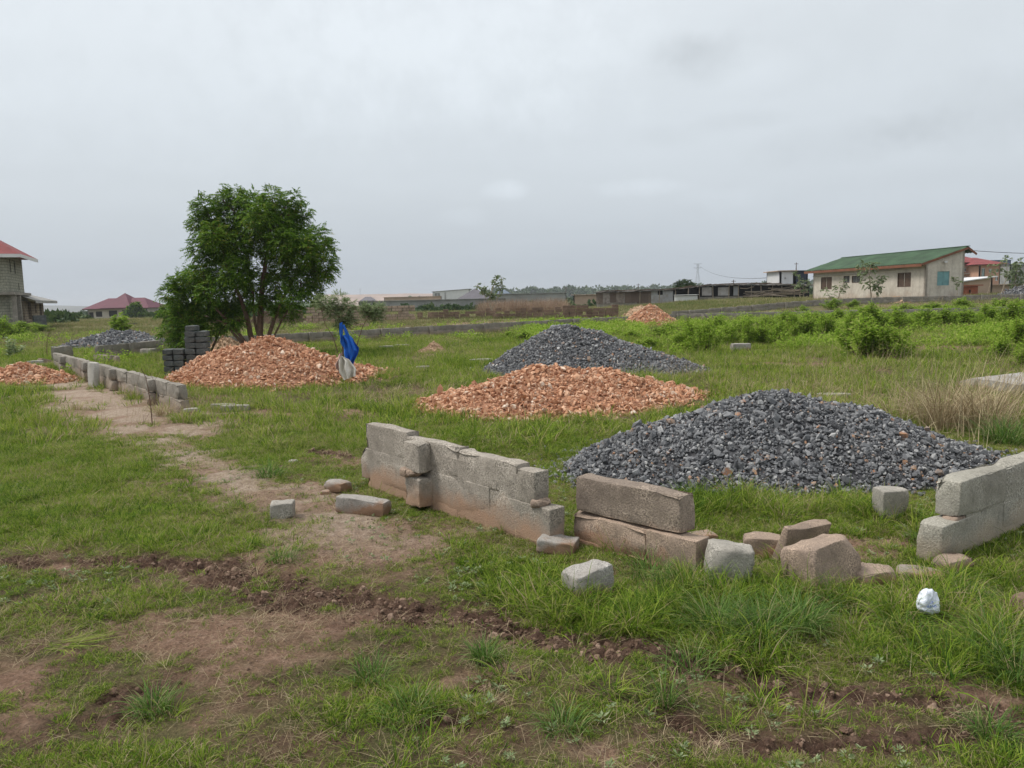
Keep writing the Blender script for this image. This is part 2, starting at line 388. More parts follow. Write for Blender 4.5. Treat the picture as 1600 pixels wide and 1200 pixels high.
M['grass_far'] = m_island('far_rough_grass', [(0.0, (0.09, 0.13, 0.035)), (0.3, (0.16, 0.195, 0.055)), (0.55, (0.23, 0.235, 0.085)), (0.8, (0.32, 0.275, 0.14)), (1.0, (0.38, 0.30, 0.19))], 0.7, trans=0.3, place=1.9, pscale=0.09, inst=True, spec=.1)
M['grass_pale'] = m_island('grass_field', [(0.0, (0.06, 0.125, 0.018)), (0.3, (0.145, 0.235, 0.024)), (0.55, (0.25, 0.35, 0.036)), (0.75, (0.34, 0.39, 0.07)), (0.9, (0.36, 0.33, 0.14)), (1.0, (0.40, 0.32, 0.20))], 0.7, trans=0.35, place=1.4, pscale=0.3, inst=True, spec=.1)
M['tussock'] = m_island('tussock_blades', [(0.0, (0.045, 0.10, 0.018)), (0.45, (0.090, 0.18, 0.028)), (0.8, (0.16, 0.26, 0.05)), (0.93, (0.32, 0.29, 0.14)), (1.0, (0.36, 0.28, 0.17))], 0.65, trans=0.3)
M['straw'] = m_island('dry_straw', [(0.0, (0.26, 0.19, 0.11)), (0.5, (0.38, 0.30, 0.18)), (1.0, (0.50, 0.42, 0.27))], 0.8, trans=0.2, inst=True)
M['reddry'] = m_island('red_dry_grass', [(0.0, (0.22, 0.14, 0.10)), (0.5, (0.32, 0.22, 0.16)), (1.0, (0.42, 0.33, 0.22))], 0.8, trans=0.2, inst=True)
M['leaf'] = m_island('neem_leaves', [(0.0, (0.05, 0.12, 0.012)), (0.45, (0.105, 0.215, 0.018)), (0.8, (0.19, 0.31, 0.032)), (0.97, (0.28, 0.37, 0.05)), (1.0, (0.32, 0.26, 0.06))], 0.5, trans=0.4, spec=0.2, place=0.5, pscale=1.2)
M['leaf_bright'] = m_island('bright_shrub_leaves', [(0.0, (0.14, 0.24, 0.02)), (0.5, (0.26, 0.40, 0.045)), (0.9, (0.38, 0.49, 0.09)), (1.0, (0.42, 0.46, 0.14))], 0.7, spec=.1, trans=0.5, place=0.5, pscale=0.8)
M['leaf_pale'] = m_island('pale_leaves', [(0.0, (0.14, 0.20, 0.08)), (0.6, (0.25, 0.32, 0.15)), (1.0, (0.38, 0.42, 0.25))], 0.6, trans=0.3)
M['leaf_far'] = m_island('far_leaves', [(0.0, (0.035, 0.07, 0.022)), (0.6, (0.06, 0.105, 0.032)), (1.0, (0.10, 0.14, 0.045))], 0.7, trans=0.2, place=0.6, pscale=0.1)
M['boards'] = m_island('old_boards', [(0, (0.07, 0.05, 0.04)), (.4, (0.15, 0.11, 0.085)), (.75, (0.25, 0.21, 0.18)), (1, (0.34, 0.32, 0.30))], 0.9, spot=(.12, .09, .075), noise_scale=3)
M['sheets'] = m_island('old_metal_sheets', [(0, (0.20, 0.20, 0.21)), (.5, (0.32, 0.33, 0.35)), (.9, (0.40, 0.40, 0.41)), (1, (0.3, 0.2, 0.15))], 0.7, spot=(.24, .22, .2), noise_scale=1.5)
M['bark'] = m_plain('bark', (0.16, 0.10, 0.07), 0.95, 0.35, 12, 0.8)
M['bark_pale'] = m_plain('pale_bark', (0.34, 0.28, 0.21), 0.95, 0.3, 12, 0.5)
M['wood'] = m_plain('weathered_wood', (0.27, 0.22, 0.17), 0.9, 0.35, 9, 0.6)
M['tin'] = m_plain('weathered_tin', (0.26, 0.25, 0.23), 0.6, 0.4, 2.0, 0.2, spec=0.4)
M['dark'] = m_plain('indoor_shade_and_dark_parts', (0.02, 0.018, 0.016), 0.9, 0.2, 3, 0)  # near-black: indoor shade put into colour, also plain colour of cables and handle
# ---------------------------------------------------------------- ground
def graded(a, b, fine0, fine1, df, g):
    xs = list(np.arange(fine0, fine1, df)); s = df; x = xs[-1]
    while x < b: s *= g; x += s; xs.append(x)
    s = df; x = xs[0]; lo = []
    while x > a: s *= g; x -= s; lo.append(x)
    return np.array(lo[::-1] + xs)
xs = graded(-3500, 3500, -3.6, 4.6, 0.021, 1.045); ys = graded(-60, 6000, 2.0, 7.5, 0.021, 1.03)
X, Y = np.meshgrid(xs, ys, indexing='xy')
Z = tzm(X, Y)
nx, ny = len(xs), len(ys)
i = np.arange(ny - 1)[:, None] * nx + np.arange(nx - 1)[None]
F = np.stack([i, i + 1, i + nx + 1, i + nx], -1).reshape(-1, 4)
gm, nt, b = newmat('ground_soil', 0.95); k = NT(nt)
b.inputs['Specular IOR Level'].default_value = 0.15
geo = k.n('ShaderNodeNewGeometry').outputs['Position']
att = k.n('ShaderNodeAttribute', attribute_name='cover'); sp = k.n('ShaderNodeSeparateColor'); k.l(att.outputs['Color'], sp.inputs[0])
nb = k.noise(geo, 1.3, 6, 0.65); nf = k.noise(geo, 14, 6, 0.7); nff = k.noise(geo, 70, 5, 0.8)
base = k.ramp(nb, [(0.35, (0.085, 0.057, 0.036)), (0.55, (0.155, 0.098, 0.064)), (0.7, (0.24, 0.155, 0.104))])
moss = k.ramp(k.noise(geo, 3.1, 6, 0.7), [(0.40, G3(0)), (0.58, G3(1))])
base = k.mix(k.math('MULTIPLY', moss, 0.6), base, (0.12, 0.13, 0.045))
pathc = k.ramp(nf, [(0.3, (0.17, 0.10, 0.066)), (0.5, (0.27, 0.17, 0.118)), (0.72, (0.38, 0.265, 0.195))])
mudc = k.ramp(nf, [(0.3, (0.065, 0.038, 0.027)), (0.5, (0.115, 0.068, 0.048)), (0.72, (0.21, 0.14, 0.10))])
c = k.mix(sp.outputs[0], base, pathc); c = k.mix(sp.outputs[1], c, mudc)
c = k.mix(att.outputs['Alpha'], c, k.ramp(nf, [(0.3, (0.27, 0.20, 0.15)), (0.5, (0.40, 0.31, 0.24)), (0.72, (0.50, 0.41, 0.33))]))
far = k.ramp(k.noise(geo, 0.03, 6, 0.7), [(0.35, (0.08, 0.10, 0.04)), (0.5, (0.15, 0.15, 0.065)), (0.62, (0.22, 0.18, 0.10))])
c = k.mix(sp.outputs[2], c, far)
c = k.mix(0.75, c, k.ramp(nff, [(0.34, G3(0.2)), (0.5, G3(0.5)), (0.66, G3(0.8))]), 'OVERLAY')
k.l(c, b.inputs['Base Color'])
k.bump(k.math('ADD', k.math('MULTIPLY', nf, 1.0), k.math('MULTIPLY', nff, 0.5)), 1.0, 0.045, b)
ground = mesh('ground', np.stack([X, Y, Z], -1).reshape(-1, 3), F, gm, smooth=True)
tag(ground, 'reddish brown soil with worn paths and churned mud', kind='structure')
ca = ground.data.color_attributes.new('cover', 'FLOAT_COLOR', 'POINT')
RR = np.hypot(X, Y)
cc = np.stack([bare(X, Y), mud(X, Y), sst(RR, 35, 90), sandy(X, Y)], -1).reshape(-1)
ca.data.foreach_set('color', cc.astype(np.float32))

# ---------------------------------------------------------------- hills on the horizon
def ridge(name, px0, px1, D, prof, mat, label, depth=300, seed=0, rough=2.0, base=-9):
    """a long hill: prof maps 0..1 along it to the pixel height of its crest"""
    n = 160; V = []; rows = 9
    for r in range(rows):
        v = r / (rows - 1)
        for q in range(n):
            u = q / (n - 1); px = px0 + (px1 - px0) * u
            top = at(px, float(np.interp(u, [a for a, _ in prof], [c for _, c in prof])), D)[2]
            pos = at(px, 460, D); xx = pos[0] * (1 + (v - 0.5) * depth / D); yy = D + (v - 0.5) * depth
            e = math.sin(math.pi * v) ** 0.8
            edge = float(sst(u, 0, 0.06) * (1 - sst(u, 0.94, 1)))
            zz = base + (top - base) * e * edge + (float(fbm(xx, yy, 0.02, 4, seed)) - 0.5) * rough * e
            V.append((xx, yy, zz))
    i = np.arange(rows - 1)[:, None] * n + np.arange(n - 1)[None]
    F = np.stack([i, i + 1, i + n + 1, i + n], -1).reshape(-1, 4)
    o = mesh(name, V, F, mat, smooth=True); return tag(o, label, kind='structure')
hm_green = m_plain('hill_green', (0.055, 0.085, 0.03), 0.95, 0.5, 0.03, 0)
hm_brown = m_plain('hill_bare_earth', (0.37, 0.27, 0.215), 0.95, 0.3, 0.02, 0)
hm_blue = m_plain('hill_far', (0.12, 0.12, 0.10), 0.95, 0.4, 0.01, 0)
ridge('hills', 480, 800, 1500, [(0, 461), (0.25, 460), (0.5, 458.5), (0.75, 458), (1, 461)], hm_brown, 'bare reddish earth ridge on the far horizon', rough=3, seed=2)
ridge('hills', 730, 1330, 900, [(0, 458), (0.15, 455), (0.4, 452), (0.6, 451), (0.82, 441), (1, 444)], hm_green, 'low wooded hill behind the wooden sheds', depth=260, rough=5, seed=5)
ridge('hills', 850, 1330, 2600, [(0, 458), (0.35, 449), (0.6, 445), (1, 447)], hm_blue, 'distant pale hill line with scattered houses', rough=6, seed=9)
ridge('hills', -250, 330, 2200, [(0, 478), (0.4, 480), (0.57, 477), (0.7, 479), (1, 478)], hm_blue, 'distant pale hills left of the burgundy roof', rough=6, seed=7)
ridge('hills', 205, 520, 520, [(0, 481), (0.12, 474), (0.5, 472), (1, 471)], hm_green, 'low green rise beyond the burgundy roofed house', depth=160, rough=3, seed=3)
ridge('hills', 1400, 2100, 1200, [(0, 444), (0.5, 440), (1, 435)], hm_green, 'low wooded rise behind the houses on the right', rough=5, seed=12)

# ---------------------------------------------------------------- rough blocks and walls
def rbox(size, seg=(10, 4, 6), r=0.012, amp=0.006, freq=14, seed=0, chip=0.0):
    """closed box with rounded, crumbled edges and an uneven surface (centred)"""
    h = np.array(size) / 2.0; V = []; F = []; n0 = 0
    def lin(nseg, half):
        e = min(r / half, 0.3); return np.concatenate([[-1, -1 + e * 0.5], np.linspace(-1 + e, 1 - e, nseg), [1 - e * 0.5, 1]])
    L = [lin(seg[0], h[0]), lin(seg[1], h[1]), lin(seg[2], h[2])]
    for ax in range(3):
        a, b2 = (ax + 1) % 3, (ax + 2) % 3
        A, B = np.meshgrid(L[a], L[b2], indexing='ij'); na, nb_ = A.shape
        idx = np.arange(na - 1)[:, None] * nb_ + np.arange(nb_ - 1)[None]
        for sg in (-1, 1):
            P = np.zeros((na * nb_, 3)); P[:, a] = A.ravel(); P[:, b2] = B.ravel(); P[:, ax] = sg
            f = np.stack([idx, idx + nb_, idx + nb_ + 1, idx + 1], -1).reshape(-1, 4)
            if sg < 0: f = f[:, ::-1]
            V.append(P); F.append(f + n0); n0 += len(P)
    P = np.vstack(V) * h; F = np.vstack(F)
    # weld
    key = np.round(P * 1e5).astype(np.int64); _, first, inv = np.unique(key, axis=0, return_index=True, return_inverse=True)
    inv = inv.ravel(); P = P[first]; F = inv[F]
    rr = r * (1 + 0.9 * (n3d(P * 9 + seed * 3.7) * 2))[:, None]; rr = np.clip(rr, r * 0.3, r * 2.2)
    inner = np.clip(P, -h + rr, h - rr); d = P - inner; ln = np.linalg.norm(d, axis=1)[:, None] + 1e-9
    N = d / ln; P = inner + N * np.minimum(ln, rr)
    disp = n3d(P * freq + seed * 5.1) * amp * 2 + n3d(P * freq * 3.3 + seed) * amp * 1.1
    if chip:
        corner = np.clip((np.abs(P / h).sum(1) - 1.75), 0, 1.3)
        disp = disp - chip * corner * np.clip(n3d(P * 5 + seed * 2.3) * 2 + 0.35, 0, 1)
    P = P + N * disp[:, None]
    return P, F
def rot(P, rz=0, rx=0, ry=0):
    m = Matrix.Rotation(rz, 3, 'Z') @ Matrix.Rotation(ry, 3, 'Y') @ Matrix.Rotation(rx, 3, 'X'); return P @ np.array(m).T
_seed = [0]
def block(name, px, py, size, mat, label, cat='concrete block', rz=0, rx=0, ry=0, group=None, sink=0.02, chip=0.05, zoff=0, seg=(8, 5, 5), r=0.014, amp=0.006, xy=None):
    _seed[0] += 1
    P, F = rbox(size, tuple(int(v * 1.5) + 1 for v in seg), min(r, .010) if 'rounded' not in label else r, amp * .8, 14, _seed[0], chip * .35)
    rc = np.random.default_rng(_seed[0] * 7); hh_ = np.array(size) / 2
    for _ in range(7):
        nn_ = rc.choice([-1, 1], 3) * rc.uniform(.25, 1, 3) / hh_; nn_ /= np.linalg.norm(nn_); sup = (np.abs(nn_) * hh_).sum(); off_ = sup * rc.uniform(.70, .95)
        P = P - nn_ * np.maximum(0, P @ nn_ - off_)[:, None] * rc.uniform(.8, 1.0)
    P = rot(P, rz, rx, ry)
    p = G(px, py) if xy is None else np.array([xy[0], xy[1], 0])
    z = float(tz(p[0], p[1])); zmin = P[:, 2].min()
    P[:, 2] -= zmin
    o = mesh(name, P, F, M[mat], smooth=True); o.location = (float(p[0]), float(p[1]), z - sink + zoff)
    return tag(o, label, cat, group)
BL, BH, BT = 0.45, 0.222, 0.13
def wallrun(mb, p0, p1, rows, th=BT, slope=0.0, z0=None, hi=True, gap=0.002, jit=0.004, seed=0, skip=(), base=-0.08, h=BH, blen=BL):
    """rows: list of (start_m, end_m) per course from the bottom. returns nothing; adds blocks."""
    p0 = np.array(p0[:2], float); p1 = np.array(p1[:2], float); L = np.linalg.norm(p1 - p0); t = (p1 - p0) / L; ang = math.atan2(t[1], t[0])
    rs = np.random.default_rng(100 + seed)
    for c, (s, e) in enumerate(rows):
        e = min(e, L) if e > 0 else L; x = s; first = True
        while x < e - 0.04:
            ln = blen * (0.5 if (first and c % 2) else 1.0); ln = min(ln, e - x); first = False
            mid = p0 + t * (x + ln / 2)
            zb = (float(tz0(*mid)) if z0 is None else z0) + base + c * (h + gap * 0.6) + slope * (1 - x / L)
            if (c, round(x / blen)) in skip: x += ln; continue
            sz = (ln - gap, th + rs.normal(0, 0.003), h)
            _seed[0] += 1
            if hi: P, F = rbox(sz, (max(3, int(ln * 30)), 6, 9), 0.007, 0.0035, 13, _seed[0], 0.035)
            else: P, F = rbox(sz, (6, 2, 3), 0.012, 0.009, 5, _seed[0], 0.03)
            P = rot(P, ang + rs.normal(0, 0.004), rs.normal(0, 0.006), rs.normal(0, 0.004)) + np.array([mid[0] + rs.normal(0, jit * 0.5), mid[1] + rs.normal(0, jit * 0.5), zb + h / 2 + rs.normal(0, 0.003)])
            mb.add(P, F); x += ln
    return mb
def mortar(mb, p0, p1, h, th=BT - 0.035, base=-0.1, s=0, e=None, z0=None):
    p0 = np.array(p0[:2], float); p1 = np.array(p1[:2], float); L = np.linalg.norm(p1 - p0); t = (p1 - p0) / L; e = e or L
    n = max(1, int((e - s) / 3))
    for q in range(n):
        a = s + (e - s) * q / n; b2 = s + (e - s) * (q + 1) / n
        m_ = p0 + t * (a + b2) / 2; z = float(tz0(*m_)) if z0 is None else z0
        mb.box((m_[0], m_[1], z + base + h / 2), (b2 - a, th, h), math.atan2(t[1], t[0]))
    return mb
def lay(p, t, d, off=0):  # point d metres from p along t, off metres to its left
    return np.array([p[0] + t[0] * d - t[1] * off, p[1] + t[1] * d + t[0] * off])

# near broken wall (centre)
a = G(584, 758); b_ = G(872, 857)
w = root('concrete_wall', (*a[:2], a[2]), 'grey broken concrete block wall with a pier, standing between the dirt path and the orange stone pile', 'wall')
Lw = np.linalg.norm(b_[:2] - a[:2]); t = (b_[:2] - a[:2]) / Lw
mb = MB(); wallrun(mb, a, b_, [(-0.10, Lw)], base=-0.03, seed=1, h=.275, blen=.92, slope=.085); wallrun(mb, a, b_, [(0.0, Lw - 0.14)], base=0.25, seed=21, blen=.68, slope=.085)
wallrun(mb, a, b_, [(0.0, Lw - 0.05)], base=-0.17, seed=11, slope=.07, th=.122)
mortar(mb, a, b_, 0.44, th=BT - 0.008, base=0.0, s=0.05, e=Lw - 0.22)
mb.build('wall_blocks', M['conc'], w, True)
mb = MB(); pc = lay(a, t, 0.93, -0.11)
for c in range(2):
    _seed[0] += 1; P, F = rbox((0.20, 0.15, 0.225), (9, 7, 9), 0.008, 0.009, 12, _seed[0], 0.03)
    mb.add(rot(P, math.atan2(t[1], t[0]) + (0.03 if c else -0.02)) + np.array([pc[0], pc[1], 0.16 + c * 0.240 + (0.014 if c else -0.02)]), F)
mb.build('pier', M['conc'], w, True)
mb = MB()
for d, z in ((Lw - 0.13, 0.28), (0.85, 0.285), (0.93, 0.29)):
    q = lay(a, t, d, -0.02 if d > 1 else -0.15); _seed[0] += 1; P, F = rbox((0.13, 0.09, 0.05), (5, 4, 3), 0.02, 0.012, 14, _seed[0], 0.05); mb.add(rot(P, 0.6) + np.array([q[0], q[1], z]), F)
mb.build('mortar_lump', M['block_brown'], w, True)

# brown tilted wall
a = G(905, 842); b_ = G(1100, 896); Lw = np.linalg.norm(b_[:2] - a[:2]); t = (b_[:2] - a[:2]) / Lw
w = root('concrete_wall', (*a[:2], 0), 'short brown soil stained block wall with its upper course slipped back, in front of the nearest grey gravel pile', 'wall')
mb = MB(); wallrun(mb, a, b_, [(0, Lw)], base=-0.02, seed=3, th=0.15, blen=0.6); wallrun(mb, a, b_, [(0, Lw)], base=-0.2, seed=13, th=0.15)
mb.build('footing', M['block_brown'], w, True)
a2 = lay(a, t, 0.02, 0.03); b2 = lay(a, t, Lw - 0.13, 0.03)
mb = MB(); wallrun(mb, a2, b2, [(0, 9)], base=0.205, seed=4, th=0.16, h=0.228, blen=1.2); mb.build('upper_course', M['conc_brown'], w, True)

# right wall
a = G(1450, 880); e1 = G(1608, 812); d = e1[:2] - a[:2]; t = d / np.linalg.norm(d); b_ = lay(a, t, 3.2)
w = root('concrete_wall', (*a[:2], 0), 'pale grey block wall with a stepped broken end running out of the right edge', 'wall')
mb = MB(); wallrun(mb, a, b_, [(0, 3.2)], base=0.0, seed=5, th=0.15, h=.235, blen=.8); wallrun(mb, lay(a, t, 0.19), b_, [(0, 3.0)], base=0.245, seed=6, th=0.15, blen=.62)
wallrun(mb, a, b_, [(0.1, 3.2)], base=-0.2, seed=16)
mortar(mb, a, b_, 0.42, th=0.138, base=0.0, s=0.3); mb.build('wall_blocks', M['conc_r'], w, True)
mb = MB()
for d_, z, s_ in ((0.27, 0.23, (0.2, 0.10, 0.045)), (0.12, 0.0, (0.26, 0.11, 0.06))):
    q = lay(a, t, d_, -0.02); _seed[0] += 1; P, F = rbox(s_, (6, 4, 3), 0.02, 0.012, 14, _seed[0], 0.05); mb.add(rot(P, math.atan2(t[1], t[0])) + np.array([q[0], q[1], z]), F)
mb.build('mortar_lump', M['block_brown'], w, True)

# left diagonal wall
a = G(292, 646); b_ = G(88, 575); Lw = np.linalg.norm(b_[:2] - a[:2]); t = (b_[:2] - a[:2]) / Lw
w = root('concrete_wall', (*a[:2], 0), 'long low concrete wall running away on the left beside the worn path', 'wall')
mb = MB(); wallrun(mb, a, b_, [(0, Lw), (0.16, Lw)], base=-0.02, seed=7, jit=0.012, blen=1.35); mortar(mb, a, b_, 0.4, s=0.25, base=0.0)
mb.build('wall_blocks', M['conc_far'], w, True)
for d_ in (1.55, 4.4, 7.2, 10.2):
    if d_ > Lw: continue
    q = lay(a, t, d_, 0.10); mb = MB()
    for c in range(2):
        _seed[0] += 1; P, F = rbox((0.22, 0.16, 0.21), (5, 4, 5), 0.02, 0.012, 10, _seed[0], 0.09); mb.add(rot(P, math.atan2(t[1], t[0])) + np.array([q[0], q[1], 0.10 + c * 0.22]), F)
    mb.build('pier', M['conc_far'], w, True)
block('concrete_block', 148, 604, (0.20, 0.14, 0.50), 'block_pale', 'pale block standing on end against the long left wall', rz=-0.5, ry=0.05, sink=0.0)
block('concrete_block', 56, 572, (0.4, 0.2, 0.2), 'block_half', 'grey block lying left of the far corner of the long left wall', rz=0.4)
block('concrete_block', 72, 570, (0.4, 0.2, 0.14), 'block_brown', 'small brown block leaning at the far corner of the long left wall', rz=1.1, ry=0.3)

# fence lines
def fence(name, pts, label, courses=2, pier=2.9, mat='conc_far', h=BH, jit=0.01, th=BT, hi=False, tops=None, pierdrop=0):
    P0 = [np.array(p[:2]) for p in pts]
    w = root(name, (*P0[0], float(tz0(*P0[0]))), label, 'wall'); mb = MB()
    for q, (p, r_) in enumerate(zip(P0[:-1], P0[1:])):
        Ls = np.linalg.norm(r_ - p)
        wallrun(mb, p, r_, [(0, Ls)] * courses, hi=hi, seed=_seed[0], jit=jit, base=0.0, h=h, th=th, blen=1.3)
        mortar(mb, p, r_, courses * (h + .004) - 0.03, base=-0.15, th=th - 0.03)
    mb.build('wall_blocks', M[mat], w, True)
    for p, r_ in zip(P0[:-1], P0[1:]):
        Ls = np.linalg.norm(r_ - p); t = (r_ - p) / Ls; x = pier / 2
        while x < Ls:
            q = lay(p, t, x, -0.09 * (1 if t[0] > 0 else -1)); z = float(tz0(*q)); _seed[0] += 1
            P, F = rbox((0.2, 0.16, courses * (h + .005) + 0.10), (2, 2, 4), 0.03, 0.015, 7, _seed[0], 0.05)
            P = rot(P, math.atan2(t[1], t[0])); m2 = MB(); m2.add(P + np.array([q[0], q[1], z + courses * (h + .005) / 2 - 0.04]), F); m2.build('pier', M[mat], w, True)
            x += pier
    return w
f1 = [G(152, 563), G(290, 547), G(430, 540), G(555, 533), G(630, 527.5), G(720, 522), G(800, 517), G(900, 511), G(980, 507), G(1060, 502)]
fence('block_fence', f1, 'long low grey block wall crossing behind the tree and the gravel piles')
fence('block_fence', [G(1060, 502), G(1175, 500), G(1320, 497), G(1440, 495), G(1620, 490)], 'low block wall half hidden behind the bright green shrubs')
fence('block_fence', [at(1050, 492, 52), at(1200, 484, 56), at(1270, 482, 57), at(1380, 477, 57), at(1620, 470, 57)], 'low block wall directly in front of the green roofed house')
fence('block_fence', [G(84, 566), G(113, 562)], 'short stub of low wall at the far left corner', pier=9)
fence('block_fence', [G(150, 565), G(185, 568)], 'short stub of broken wall joining the left compound walls', courses=1, pier=9)

# ---------------------------------------------------------------- loose blocks and rubble near
block('concrete_block', 918, 930, (0.24, 0.17, 0.17), 'block_half', 'rounded half block lying in the grass below the tilted brown wall, brown stained lower half', rz=0.5, ry=-0.12, chip=0.10, r=0.022, amp=0.008)
block('concrete_block', 1138, 908, (0.245, 0.20, 0.22), 'block_grey', 'speckled pale grey block with rounded corners at the end of the tilted brown wall', rz=-0.15, ry=0.08, chip=0.12, r=0.02, amp=0.012)
block('concrete_block', 1190, 862, (0.22, 0.16, 0.13), 'block_brown', 'small brown block piece behind the speckled grey block', rz=-0.3, chip=0.06, amp=0.009, r=0.02)
block('concrete_block', 1283, 915, (0.38, 0.22, 0.26), 'block_brown', 'big reddish brown block chunk in the long grass, smooth sloping top', rz=0.55, rx=-0.20, ry=-0.05, chip=0.04, amp=0.006, r=0.014)
block('concrete_slab', 1252, 872, (0.34, 0.075, 0.27), 'block_brown', 'thin broken slab leaning up behind the big reddish block chunk', cat='slab', rz=0.45, rx=0.35, chip=0.03, amp=0.006, r=0.014, sink=0.03)
block('rubble_stone', 1356, 908, (0.26, 0.20, 0.10), 'block_brown', 'low tan rubble stone right of the big reddish block chunk', cat='stone', rz=0.3, chip=0.12, amp=0.012, r=0.03)
block('concrete_block', 872, 862, (0.24, 0.17, 0.09), 'block_half', 'flat pale block piece at the right foot of the broken wall', rz=-0.3, ry=0.08, chip=0.06)
block('concrete_block', 442, 806, (0.17, 0.13, 0.13), 'block_grey', 'small grey block piece alone on the bare path', rz=0.1, chip=0.06)
block('concrete_block', 568, 800, (0.42, 0.13, 0.13), 'block_half', 'long grey block lying fallen in front of the broken wall', rz=-0.35, ry=0.06, chip=0.06)
block('concrete_block', 528, 765, (0.22, 0.14, 0.09), 'block_half', 'small broken piece touching the far end of the fallen long block', rz=-0.6, chip=0.08, sink=-0.0)
block('concrete_block', 508, 770, (0.08, 0.06, 0.05), 'block_brown', 'fist sized brown lump left of the fallen long block', rz=0.2)
block('concrete_block', 1390, 812, (0.19, 0.15, 0.20), 'block_grey', 'square grey block standing in front of the nearest gravel pile', zoff=.03, rz=0.06, chip=0.03)
block('concrete_slab', 1438, 900, (0.24, 0.16, 0.05), 'block_half', 'flat light grey slab lying at the foot of the right wall', cat='slab', rz=-0.5, ry=0.05)
block('rubble_stone', 1487, 888, (0.20, 0.14, 0.09), 'block_brown', 'tan rubble piece wedged under the stepped end of the right wall', cat='stone', rz=0.4, chip=0.10)
block('concrete_block', 1612, 968, (0.16, 0.12, 0.14), 'mudblock', 'reddish brick cut off by the right edge of the view', cat='brick', rz=0.1)
block('concrete_block', 350, 640, (0.36, 0.14, 0.11), 'block_grey', 'grey fallen block under another, right of the end of the long left wall', rz=-0.15)
block('concrete_block', 368, 643, (0.42, 0.13, 0.12), 'block_grey', 'front one of the two grey blocks lying right of the long left wall', rz=0.08, chip=0.06)
block('concrete_slab', 1098, 838, (0.16, 0.12, 0.05), 'block_brown', 'thin pale shard on the grass behind the tilted brown wall', cat='slab', rz=0.3)
block('concrete_block', 458, 722, (0.10, 0.07, 0.05), 'block_grey', 'small grey stone in the grass left of the broken wall', rz=0.7)
block('concrete_block', 278, 650, (0.22, 0.14, 0.12), 'block_half', 'pale broken piece at the near foot of the long left wall', rz=0.2, xy=G(300, 650)[:2])
FB = [(604, 547, .50, .20, .15, 'flat grey block in the field, right of the hanging blue cloth'), (628, 543, .55, .22, .13, 'flat pale block just right of another, beyond the hanging cloth'), (660, 577, .32, .18, .08, 'small grey stone in the open grass between the two left stone piles'),
      (690, 571, .30, .14, .06, 'thin pale slab right of the small grey stone in open grass'), (752, 566, .60, .25, .10, 'long flat grey slab left of the middle gravel pile'), (726, 524, .9, .3, .1, 'light flat block row piece at the foot of the long fence'), (742, 524, .5, .3, .12, 'second light flat block at the foot of the long fence'),
      (1157, 549, .5, .3, .25, 'pale boulder in the grass right of the middle gravel pile'), (231, 556, .5, .3, .25, 'white block lying inside the left compound'), (1300, 620, .5, .2, .08, 'grey flat stone in the right field'), (699, 580, .5, .2, .04, 'low sunken slab near the small grey stone'), (708, 550, .5, .25, .05, 'sandy flat slab in the middle field')]
for (px, py, sx, sy, sz, lb) in FB:
    block('field_stone', px, py, (sx, sy, sz), 'block_grey' if 'grey' in lb or 'white' in lb else 'block_half', lb, cat='stone', rz=random.uniform(-0.4, 0.4), seg=(4, 3, 3), chip=0.06)
block('concrete_slab', 1618, 612, (1.7, 1.2, 0.22), 'block_half', 'broad pale concrete slab lying in the tall grass at the right edge', cat='slab', rz=0.15, seg=(8, 6, 2), amp=0.02, r=0.04)

# stack of dark blocks beside the orange pile
def stackblock(p, n_, lab, rz=0.12):
    _seed[0] += 1; P, F = rbox((0.225, 0.44, 0.125), (3, 4, 2), 0.012, 0.005, 9, _seed[0], 0.03); P = rot(P, rz + random.uniform(-.04, .04)); P[:, 2] -= P[:, 2].min()
    o = mesh('concrete_block', P, F, M['block_dark'], smooth=True); o.location = [float(v) for v in p]
    return tag(o, lab, 'concrete block', 'dark blocks stacked left of the orange pile')
s0 = G(269, 588)
for cix, (dx, n_, z_) in enumerate([(0.0, 5, 0), (0.235, 5, 0), (0.50, 9, 0.0), (0.735, 8, 0.0)]):
    for c in range(n_):
        lab = 'dark grey block laid flat in the tall column of the block stack' if cix >= 2 else 'dark grey block laid flat in the low column of the block stack'
        stackblock((s0[0] + dx + random.uniform(-.008, .008), s0[1] + dx * 0.1 + random.uniform(-.01, .01), c * 0.131 - 0.02), c, lab)
for c in range(7):
    stackblock((s0[0] + 0.30 + random.uniform(-.008, .008), s0[1] + 0.50, c * 0.131 - 0.02), c, 'dark grey block laid flat at the rear of the block stack')

# ---------------------------------------------------------------- stone piles
M['gravel_core'] = m_plain('gravel_gap_shade', (0.07, 0.07, 0.075), 0.95, 0.3, 20, 0.5); M['chips_core'] = m_plain('chip_gap_shade', (0.30, 0.15, 0.09), 0.95, 0.3, 20, 0.5)  # mound base coloured darker so gaps between stones read as shade
def ico():
    t_ = (1 + 5 ** 0.5) / 2
    V = np.array([(-1, t_, 0), (1, t_, 0), (-1, -t_, 0), (1, -t_, 0), (0, -1, t_), (0, 1, t_), (0, -1, -t_), (0, 1, -t_), (t_, 0, -1), (t_, 0, 1), (-t_, 0, -1), (-t_, 0, 1)], float)
    V /= np.linalg.norm(V[0])
    F = np.array([(0, 11, 5), (0, 5, 1), (0, 1, 7), (0, 7, 10), (0, 10, 11), (1, 5, 9), (5, 11, 4), (11, 10, 2), (10, 7, 6), (7, 1, 8), (3, 9, 4), (3, 4, 2), (3, 2, 6), (3, 6, 8), (3, 8, 9), (4, 9, 5), (2, 4, 11), (6, 2, 10), (8, 6, 7), (9, 8, 1)])
    return V, F
IV, IF = ico()
